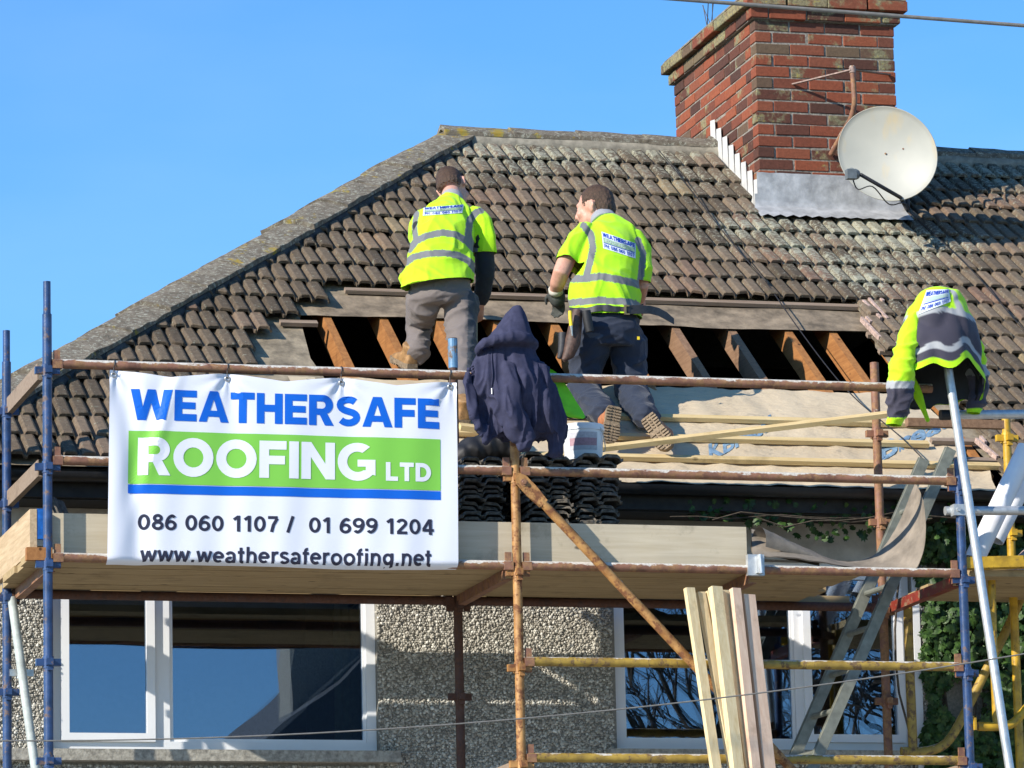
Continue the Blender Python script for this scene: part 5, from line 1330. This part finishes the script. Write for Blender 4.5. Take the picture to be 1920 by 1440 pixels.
V1B = [([(768, 468), (780, 452), (800, 442), (830, 436), (855, 440), (875, 452), (890, 468)], 6.3, BAND),
       ([(762, 492), (775, 482), (800, 476), (830, 474), (858, 478), (880, 490), (896, 512)], 6.3, BAND),
       ([(781, 400), (777, 425), (780, 452)], 5.2, BAND), ([(893, 398), (881, 412), (878, 440), (884, 462)], 6.6, BAND), ([(893, 398), (902, 395)], 6.0, BAND)]
def hem1(co, uv, c): c[uv[:, 1] > 99999] = 0
paint(vt, HIV, V1B, hem1); vo = link('vest', vt, MAT['garment'], W1)
back_print(vt, [(793, 405), (866, 400), (869, 384), (795, 390)], W1, None)
m = MB(); open_chain(m, [node(846, 384, 2.262, .076, .070), node(847, 376, 2.29, .067, .067), node(848, 370, 2.31, .062, .066)])
cl_ = fuse(m, .008, 2); paint(cl_, (.34, .33, .34), []); link('collar', cl_, MAT['garment'], W1)
lh = RF(2.445, 1.36, -.04); boot(lh+Vector((0, -.05, .0)), lh+Vector((-.03, .21, .10)), (0, -.3, 1), 1.0, W1, MAT['boot'], shaft=.135)
rh = RF(2.56, .53, .005); boot(rh+Vector((0, -.03, 0)), rh+Vector((.02, .22, .13)), (0, -.4, 1), 1.05, W1, MAT['boot'], shaft=.14)
hm_ = MB().tube([P(893, 588, 2.26), P(893, 700, 2.3)], .008, 8); hm_.tube([P(889, 700, 2.28), P(897, 702, 2.34)], .014, 8); tag(hm_.obj('hammer', MAT['alu']), 'slim steel bar held in the standing worker right hand', 'tool')

# ---------------------------------------------------------------- worker kneeling
W2 = thing('person', RF(3.6, 1.0, .02), 'worker in yellow vest and navy trousers kneeling on the roof, face turned aside', 'person', 'roofers at work')
m = MB()
hc = P(1115, 391, 2.22)
E2, fr2 = head(m, hc, Vector((-.80, .60, -.10)), Vector((-.18, .10, 1)), 1.06)
chain(m, [node(1122, 398, 2.2, .062, .065), node(1130, 412, 2.165, .060, .06), node(1139, 430, 2.13, .075, .058)])
chain(m, [node(1145, 446, 2.09, .11, .065), node(1146, 480, 2.04, .135, .085), node(1138, 540, 1.97, .13, .09), node(1138, 600, 1.92, .125, .09)])
chain(m, [node(1090, 444, 2.08, .045), node(1066, 478, 2.02, .053), node(1052, 512, 1.99, .049), node(1046, 530, 2.05, .046), node(1041, 548, 2.14, .033)])
hand(m, P(1042, 545, 2.13), P(1048, 572, 2.2)-P(1042, 545, 2.13), (.6, -.8, 0), .066, .9, 1)
chain(m, [node(1194, 460, 2.05, .042), node(1204, 500, 2.0, .047), node(1203, 535, 2.02, .042), node(1200, 560, 2.15, .034)])
hand(m, P(1203, 560, 2.15), (-.1, .5, -.8), (1, 0, 0), .088, .8, -1)
chain(m, [node(1108, 622, 1.9, .07), node(1092, 700, 1.97, .065), node(1095, 735, 1.93, .06), node(1130, 775, 1.62, .05)])
chain(m, [node(1172, 622, 1.9, .07), node(1180, 700, 1.97, .065), node(1182, 735, 1.93, .06), node(1212, 785, 1.58, .05)])
link('body', fuse(m, .0085, 3), MAT['skin'], W2)
m = MB(); hair(m, E2, fr2, 1.06); hm = fuse(m, .006, 2); folds(hm, .003, 60, (1, 1, .5), 2., .0015); trim_hair(hm, E2, fr2, .050, lambda y: -.060 if y < -.03 else .012); link('hair', hm, MAT['hair'], W2)
m = MB()
open_chain(m, [node(1138, 580, 1.92, .158, .12), node(1140, 600, 1.9, .178, .14), node(1141, 625, 1.88, .192, .15), node(1141, 648, 1.89, .19, .138)])
chain(m, [node(1108, 640, 1.9, .115, .12), node(1098, 690, 1.94, .098, .105), node(1094, 728, 1.93, .092, .10), node(1104, 748, 1.82, .092, .095), node(1122, 766, 1.66, .085, .085), node(1134, 776, 1.56, .075, .075)])
chain(m, [node(1174, 640, 1.9, .115, .12), node(1180, 690, 1.94, .100, .105), node(1183, 728, 1.92, .092, .10), node(1192, 750, 1.80, .088, .09), node(1205, 772, 1.64, .080, .08), node(1214, 784, 1.55, .072, .07)])
tr = fuse(m, .008, 3); folds(tr, .013, 5.2, (1., 1., 1.7), 12.4, .002)
paint(tr, NAVYP, [([(1098, 616), (1108, 628), (1125, 630)], 5, NAVYP2)], None); tro = link('trousers', tr, MAT['garment'], W2)
m = MB()
open_chain(m, [node(1139, 618, 1.9, .20, .18), node(1138, 600, 1.905, .196, .172), node(1135, 580, 1.92, .192, .160), node(1134, 566, 1.93, .200, .162), node(1134, 535, 1.96, .201, .15), node(1139, 498, 2.01, .192, .14), node(1146, 462, 2.06, .182, .126), node(1146, 438, 2.10, .155, .102), node(1140, 424, 2.13, .108, .08), node(1135, 415, 2.15, .075, .066)])
chain(m, [node(1098, 432, 2.10, .056, .066), node(1086, 447, 2.07, .068, .074), node(1073, 470, 2.03, .071, .078), node(1063, 494, 2.0, .074, .08)])
chain(m, [node(1188, 444, 2.08, .052, .062), node(1199, 466, 2.05, .058, .066), node(1204, 500, 2.01, .054, .064), node(1205, 530, 2.0, .053, .062)])
vt = fuse(m, .007, 3); folds(vt, .014, 4.0, (1.3, 1.2, .9), 21.3, .002); open_end(vt, P(1138, 600, 1.905), (0, 0, -1), .30); open_end(vt, P(1062, 496, 2.0), P(1063, 494, 2.0)-P(1073, 470, 2.03), .11); open_end(vt, P(1205, 532, 2.0), (0, 0, -1), .09)
V2B = [([(1072, 523), (1100, 522), (1125, 518), (1160, 524), (1190, 531), (1207, 537)], 7.0, BAND),
       ([(1058, 570), (1075, 567), (1120, 563), (1165, 565), (1190, 569), (1206, 580)], 6.6, BAND),
       ([(1094, 423), (1108, 440), (1112, 465), (1104, 500), (1098, 522)], 6.6, BAND), ([(1196, 450), (1206, 475), (1203, 505), (1200, 530)], 6.0, BAND),
       ([(1042, 494), (1056, 490), (1070, 493), (1083, 504)], 1.3, (.12, .2, .08))]
paint(vt, HIV2, V2B, None); vo = link('vest', vt, MAT['garment'], W2)
back_print(vt, [(1131, 466), (1191, 485), (1191, 457), (1128, 435)], W2, None)
m = MB(); open_chain(m, [node(1134, 418, 2.145, .086, .076), node(1131, 411, 2.165, .076, .072), node(1129, 406, 2.18, .070, .07)])
cl_ = fuse(m, .008, 2); paint(cl_, (.30, .31, .34), []); link('collar', cl_, MAT['garment'], W2)
# gloves
m = MB(); w0 = P(1042, 546, 2.125); dg = (P(1048, 574, 2.2)-w0).normalized()
m.sphere(w0+dg*.045, (.05, .045, .06), 12, 8); hand(m, w0, dg, (.6, -.8, 0), .105, .8, 1)
gl = fuse(m, .008, 2); g_ = link('glove', gl, MAT['glove'], W2)
MB().tube([w0-dg*.02, w0+dg*.012], [.041, .042], 14).obj('glove_cuff', MAT['cuff'], g_, True)
# belt, tail, buckle and pouches
cb = [(1072, 581), (1090, 583), (1120, 582), (1150, 580), (1172, 579), (1200, 582), (1210, 584)]
bvv = BVHTree.FromPolygons([v.co.copy() for v in vt.vertices]+[v.co.copy() for v in tr.vertices], [tuple(p.vertices) for p in vt.polygons]+[tuple(i+len(vt.vertices) for i in p.vertices) for p in tr.polygons])
top_, bot_ = [], []
for u, v in [(1068+i*4, 577+1.5*math.sin(i*.3)) for i in range(35)]:
    a, b = cast(bvv, u, v-1, .012), cast(bvv, u, v+9, .012)
    if a and b:
        mnY = min(a.y, b.y); a.y = b.y = mnY; top_.append(a); bot_.append(b)
MB().sheet([top_, bot_]).sheet([[p+Vector((0, .006, 0)) for p in top_], [p+Vector((0, .006, 0)) for p in bot_]]).obj('tool_belt', MAT['belt'], W2, True)
tl = [(1176, 572, 589, 1.735), (1200, 572, 588, 1.74), (1218, 573, 588, 1.76), (1235, 577, 592, 1.80), (1250, 585, 600, 1.86), (1264, 597, 608, 1.9)]
MB().sheet([[P(u, a, Y) for u, a, b, Y in tl], [P(u, b, Y) for u, a, b, Y in tl]]).sheet([[P(u, a, Y)+Vector((0, .005, 0)) for u, a, b, Y in tl], [P(u, b, Y)+Vector((0, .005, 0)) for u, a, b, Y in tl]]).obj('belt_tail', MAT['belt'], W2, True)
q = P(1172, 581, 1.73); MB().box(q, (.012, .012, .055)).box(q+Vector((.01, 0, .024)), (.03, .01, .008)).box(q+Vector((.01, 0, -.024)), (.03, .01, .008)).obj('buckle', MAT['brass'], W2)
def pouch(l, r_, name, mat, Y): return MB().tube([P(u, v, Y) for u, v in l], r_, 12).obj(name, mat, W2, auto=True)
pouch([(1099, 583), (1102, 602), (1106, 622)], [.026, .027, .024], 'tool_holster', MAT['black'], 1.70)
pouch([(1083, 582), (1079, 610), (1074, 640), (1066, 665), (1056, 676)], [.028, .038, .046, .034, .012], 'tool_pouch', MAT['leather'], 1.74)
pouch([(1055, 624), (1055, 642), (1053, 660), (1048, 672)], [.024, .026, .022, .012], 'tool_pouch', MAT['belt'], 1.76)
pouch([(1069, 583), (1069.5, 597), (1071, 611)], [.011, .011, .010], 'knife_handle', MAT['yellow_pl'], 1.69); pouch([(1071, 611), (1073, 630)], [.009, .004], 'knife_blade', MAT['steel'], 1.69)
q = P(1197, 634, 1.71); MB().box(q, (.014, .004, .018)).obj('pocket_tab', MAT['yellow_pl'], W2)
# boots, soles towards the street
def sole_boot(h, t, Yh, Yt, sz):
    heel, toe = P(*h, Yh), P(*t, Yt); return boot(heel, toe, Vector((.15, .9, .45)), sz, W2, MAT['boot2'])
sole_boot((1152, 764), (1143, 828), 1.36, 1.33, 1.0)
sole_boot((1214, 782), (1252, 838), 1.37, 1.22, 1.08)

# ---------------------------------------------------------------- navy hoodie hung on the post
HO = thing('hoodie', P(966, 850, 0), 'navy hooded sweatshirt hung over the top of the orange post', 'hoodie')
def drape(rows, nfold, amp, seed, n=64, zf=1.):
    """hanging cloth tube: rows of (uL, uR, v, Y, depth) with vertical folds that deepen downward"""
    rings = []
    for i, (ul, ur, v, Y, dp) in enumerate(rows):
        t = i/(len(rows)-1); c = P((ul+ur)/2, v, Y); a = (P(ur, v, Y)-P(ul, v, Y)).length/2; ring = []
        for j in range(n):
            ph = 6.28319*j/n
            w_ = 1+amp*(t**zf)*(math.sin(nfold*ph+seed+1.2*math.sin(t*2.2+seed))*.6+math.sin((nfold*1.7)*ph+seed*2.1)*.4)
            ring.append(c+Vector((a*math.cos(ph)*(1+(w_-1)*.25), dp*math.sin(ph)*w_, 0)))
        rings.append(ring)
    return rings
m = MB()
# hood peak over the post
m.rings(drape([(962, 976, 575, -.02, .03), (950, 983, 588, -.02, .055), (938, 990, 606, -.02, .085), (922, 996, 626, -.03, .115), (905, 1004, 644, -.035, .14), (898, 1004, 655, -.03, .13)], 3, .10, .4), True)
# rolled hood brim
m.tube(smooth_path([P(*q) for q in ((893, 662, -.05), (905, 646, -.13), (930, 637, -.17), (960, 632, -.18), (985, 634, -.16), (1001, 642, -.08), (1003, 650, .0))]), [.016+.014*math.sin(i/36*3.14) for i in range(37)], 10)
# body
body_rows = [(900, 1000, 648, -.03, .10), (892, 1006, 668, -.03, .115), (884, 1018, 690, -.03, .125), (880, 1030, 715, -.03, .13), (884, 1040, 745, -.03, .13), (893, 1046, 775, -.02, .125), (905, 1050, 800, -.01, .115), (925, 1052, 818, .0, .10)]
m.rings(drape(body_rows, 6, .55, 1.1), True)
# open front flap swinging to the left
fl_ = [(905, 672, -.08, 893, 690, -.02), (880, 690, -.10, 872, 700, -.02), (872, 720, -.11, 900, 720, -.05), (878, 755, -.11, 915, 745, -.06), (888, 790, -.11, 925, 770, -.08), (902, 815, -.10, 945, 790, -.10), (912, 832, -.09, 955, 802, -.11)]
rings = []
for u0, v0, y0, u1, v1, y1 in fl_:
    a, b = P(u0, v0, y0), P(u1, v1, y1); mid = (a+b)/2+Vector((0, .03, 0)); rings.append([a, a.lerp(mid, .5)+Vector((0, -.008, 0)), mid, mid.lerp(b, .5), b, b+Vector((0, .018, 0)), mid+Vector((0, .02, 0)), a+Vector((.004, .018, 0))])
m.rings(rings, True)
# sleeves
chain(m, [node(950, 690, -.12, .05, .05), node(952, 730, -.15, .052, .05), node(958, 765, -.16, .058, .055), node(970, 795, -.15, .062, .055), node(980, 818, -.13, .050, .045), node(983, 826, -.12, .036, .034), node(985, 840, -.115, .037, .035)])
chain(m, [node(1012, 690, -.08, .055, .05), node(1030, 740, -.08, .055, .05), node(1040, 790, -.07, .05, .045), node(1044, 818, -.06, .045, .04), node(1044, 832, -.06, .030, .028), node(1045, 850, -.06, .028, .026)])
hd = fuse(m, .0058, 3); folds(hd, .030, 6.0, (1.9, 1.5, .26), 5.5, .002, lambda uv: np.clip((uv[:, 1]-640)/70, .22, 1))
hdo = link('hoodie_cloth', hd, MAT['navy'], HO); bvh_h = bvh_of(hd)
MB().tube(smooth_path([cast(bvh_h, u, v, .004) for u, v in ((922, 650), (922, 680), (923, 705), (922, 724))]), .0035, 6).obj('drawstring', MAT['navy'], HO, True)
for u, v in ((922, 728), (912, 835), (983, 832)):
    c = cast(bvh_h, u, v, .004)
    if c and u != 983: MB().tube([c, c+Vector((0, -.002, -.03))], .004, 6).obj('metal_tip', MAT['steel'], HO)

# green vest hanging behind the hoodie
GV = thing('vest', P(1070, 780, .05), 'bright green vest with black piping hanging beside the navy hoodie', 'vest')
fr_ = [(1030, 690), (1042, 697), (1055, 712), (1068, 732), (1080, 752), (1092, 770), (1098, 782)]
bk_ = [(1028, 700), (1030, 715), (1034, 730), (1038, 750), (1044, 768), (1066, 782), (1092, 786)]
rows = [[P(a[0]+(b[0]-a[0])*t, a[1]+(b[1]-a[1])*t, .03+.02*math.sin(t*3.1+i*.5)) for i, (a, b) in enumerate(zip(smooth2, smooth3))] for t in np.linspace(0, 1, 8) for smooth2, smooth3 in ((fr_, bk_),)]
MB().sheet(rows).sheet([[p+Vector((0, .006, 0)) for p in r_] for r_ in rows]).obj('vest_cloth', MAT['green_vest'], GV, True)
MB().tube(smooth_path([P(u, v, .025) for u, v in ((1042, 764), (1052, 775), (1068, 784), (1085, 787), (1098, 784), (1099, 780))]), .0042, 6).obj('piping', MAT['black'], GV, True)
q = P(1077, 775, .022); MB().box(q, (.016, .004, .016), Matrix.Rotation(.6, 3, 'Y')).obj('badge', MAT['black'], GV)

# ---------------------------------------------------------------- hi-vis jacket hung on the raking pole
JK = thing('jacket', P(1775, 745, -.12), 'yellow and navy reflective work jacket hung on the grey raking pole', 'jacket')
n = 72; rings = []
JR = [(1748, 1772, 539, .03), (1727, 1795, 546, .085), (1714, 1808, 560, .115), (1706, 1815, 578, .135), (1698, 1824, 600, .15), (1692, 1832, 630, .165), (1686, 1838, 660, .175), (1682, 1842, 690, .185), (1680, 1844, 720, .19), (1684, 1842, 750, .19)]
HEMF = lambda ph: 0
def jpt(i, ph, shrink=0.):
    ul, ur, v, dp = JR[i]; t = i/(len(JR)-1); c = P((ul+ur)/2, v, -.11); a = (P(ur, v, -.11)-P(ul, v, -.11)).length/2-shrink; dp = dp-shrink
    w_ = 1+.15*t*(math.sin(3*ph+1.1)+.6*math.sin(5*ph+.4+t))
    return c+Vector((a*math.cos(ph), dp*math.sin(ph)*w_, 0))
def hem_v(ph):
    """hem height in the picture row scale round the jacket: arched high at the front, hanging low behind"""
    x = math.cos(ph); s = math.sin(ph)
    if s < 0:   # street side
        return 706-26*math.exp(-((x-.42)/.28)**2)-13*math.exp(-((x+.40)/.24)**2)+12*max(0, abs(x)-.8)*5
    return 745+40*math.exp(-((x+.25)/.28)**2)*s+4*math.sin(7*ph)
def jacket_surface(shrink):
    vs = [r_[2] for r_ in JR]; rows_ = []
    M_ = 46
    for k in range(M_+1):
        ring = []
        for j in range(n):
            ph = 6.28319*j/n; v = vs[0]+(hem_v(ph)-vs[0])*k/M_
            i = max(0, min(len(vs)-2, next((q for q in range(len(vs)-1) if v < vs[q+1]), len(vs)-2))); f = min(1.25, (v-vs[i])/(vs[i+1]-vs[i]))
            ring.append(jpt(i, ph, shrink).lerp(jpt(i+1, ph, shrink), f))
        rows_.append(ring)
    return rows_
rows_ = jacket_surface(0.)
m = MB().rings(rows_, False); me = m.mesh('jacket_shell', True)
co = coords(me); kk = np.repeat(np.arange(47), n); pp = np.tile(np.arange(n)/n*2*math.pi, 47)
hv = np.array([hem_v(p) for p in pp]); vv = JR[0][2]+(hv-JR[0][2])*kk/46; below = hv-vv; s_ = np.sin(pp); xx = np.cos(pp)
c = np.tile(np.array(HIV), (len(co), 1)).astype(float)
navy = (.045, .042, .062); gy = (.36, .37, .38)
lo1 = 582+14*np.abs(xx+.1)
c[vv > lo1] = gy; c[vv > lo1+12] = navy
c[below < 42] = gy; c[below < 29] = navy; c[below < 13] = HIV
side = (np.abs(xx) > .86) & (vv > lo1+12) & (below > 42); c[side & (s_ < .3)] = navy
c[(np.abs(xx-.42) < .085) & (vv < lo1) & (s_ < 0)] = gy
colattr(me, 'col', c)
folds_amp = .006
nm = normals(me); d = np.array([.018*((1-min(1, 2.4*abs(mnoise.noise((p[0]*8+.6*mnoise.noise(Vector(p)*5), p[1]*6, p[2]*3.2)))))**1.5-.25) for p in co]); d[kk == 0] = 0; setco(me, co+nm*d[:, None])
sh = link('jacket_shell', me, MAT['garment'], JK)
MB().rings(jacket_surface(.030), False).obj('lining', MAT['black'], JK, True)
MB().sphere(P(1760, 543, -.11), (.03, .03, .012), 10, 6).obj('collar_top', MAT['patch'], JK, True)
def sleeve(nodes, v1, v2, v3, lab):
    m = MB(); chain(m, nodes, 24); s = fuse(m, .0075, 3); folds(s, .014, 6., (1, 1, 1.5), random.random()*9, .002); open_end(s, nodes[-1][0], (-.1, 0, -1), .075, .35)
    def ex(co, uv, c):
        c[:] = HIV; c[uv[:, 1] > v1] = gy; c[uv[:, 1] > v2] = navy; c[uv[:, 1] > v3] = HIV
    paint(s, HIV, [], ex); return link('sleeve', s, MAT['garment'], JK)
sleeve([node(1724, 580, -.11, .04, .04), node(1712, 612, -.15, .052, .06), node(1700, 650, -.18, .06, .07), node(1690, 700, -.20, .068, .075), node(1686, 740, -.20, .072, .07), node(1684, 768, -.19, .062, .06), node(1678, 785, -.18, .046, .045), node(1676, 800, -.18, .044, .04)], 714, 728, 783, '')
sleeve([node(1798, 580, -.08, .035, .04), node(1810, 612, -.03, .048, .06), node(1824, 650, .0, .055, .06), node(1832, 700, -.02, .06, .065), node(1833, 740, -.03, .058, .06), node(1829, 762, -.04, .045, .045), node(1826, 778, -.04, .036, .034)], 684, 704, 766, '')
# yellow facing hanging inside the open front
fa = MB(); rws = []
for t in np.linspace(0, 1, 10):
    u = 1706+34*t; v = 705+85*t; w_ = 7+3*math.sin(t*5); rws.append([P(u-w_, v, -.02-.06*t), P(u, v+2, -.05-.06*t), P(u+w_, v-2, -.02-.06*t)])
fa.sheet(rws); fm = fa.mesh('facing', True); colattr(fm, 'col', np.tile(np.array(HIV), (len(fm.vertices), 1))); link('facing', fm, MAT['garment'], JK)
bvj = bvh_of(me)
cj = [(1722, 590), (1782, 566), (1778, 543), (1738, 545)]
print_on('back_print', RECT, lambda a, b: cast(bvj, *quad(cj, a, b), off=.004), MAT['patch'], JK, .06, .08)
print_on('print_panel', RECT, lambda a, b: cast(bvj, *quad(cj, .08+.84*a, .45+.22*b), off=.006), MAT['patch_pale'], JK, .08, .2)
print_on('print_stripe', RECT, lambda a, b: cast(bvj, *quad(cj, .08+.84*a, .36+.05*b), off=.006), MAT['patch_blue'], JK, .08, .5)
print_on('print_lettering', text_tris('WEATHERSAFE', .07), lambda a, b: cast(bvj, *quad(cj, .04+.92*a, .72+.2*b), off=.006), MAT['patch_blue'], JK, .08, .3)
print_on('print_lettering', stroke_tris('PH: 086 060 1107'), lambda a, b: cast(bvj, *quad(cj, .06+.88*a, .08+.2*b), off=.006), MAT['patch_blue'], JK, .08, .3)

# ================================================================== across the street (seen only as reflections in the panes)
OH = thing('house_opposite', (13, -42, 0), 'grey rendered house across the road, mirrored in the banner-side window', 'house')
MB().span(10.6, 15.4, -50, -42, 0, 8.6).obj('wall', simple('grey_render', (.28, .27, .25), .9), OH)
MB().add([(9.3, -41.6, 8.0), (13, -41.6, 11.2), (16.7, -41.6, 8.0), (9.3, -50.4, 8.0), (13, -50.4, 11.2), (16.7, -50.4, 8.0)], [(0, 3, 4, 1), (1, 4, 5, 2), (0, 1, 2), (3, 5, 4)]).obj('roof', MAT['slate'], OH)
MB().span(11.4, 12.4, -43.6, -42.6, 8.9, 12.2).obj('chimney', MAT['concrete'], OH)
def bare_tree(x, y, h, seed, label):
    T = thing('bare_tree', (x, y, 0), label, 'tree', 'bare trees across the road'); rg = random.Random(seed); mt, mb_ = MB(), MB()
    mt.tube([(x, y, 0), (x+.1, y, h*.25), (x, y+.1, h*.45)], [.3, .24, .18], 8)
    def grow(p, d, l, r_, k):
        q = p+d*l; (mb_).tube([p, p.lerp(q, .5)+Vector((rg.gauss(0, .05), rg.gauss(0, .05), 0))*l, q], [r_, r_*.8, r_*.6], 5 if k > 1 else 3, False)
        if k == 0: return
        for i in range(3 if k > 1 else 4): grow(q, (d+Vector((rg.gauss(0, .5), rg.gauss(0, .5), rg.gauss(.15, .3)))).normalized(), l*rg.uniform(.62, .8), r_*.6, k-1)
    for i in range(5): grow(Vector((x, y, h*(.3+.15*i/5))), Vector((math.cos(i*1.3), math.sin(i*1.3), 1.1)).normalized(), h*.2, .12, 5)
    mt.obj('trunk', MAT['bark'], T, True); mb_.obj('crown', MAT['bark'], T)
bare_tree(18.0, -37, 13, 3, 'bare branching tree across the road, mirrored in the ladder-side window')
bare_tree(22.0, -40, 14, 5, 'taller bare tree across the road beyond the first bare tree')
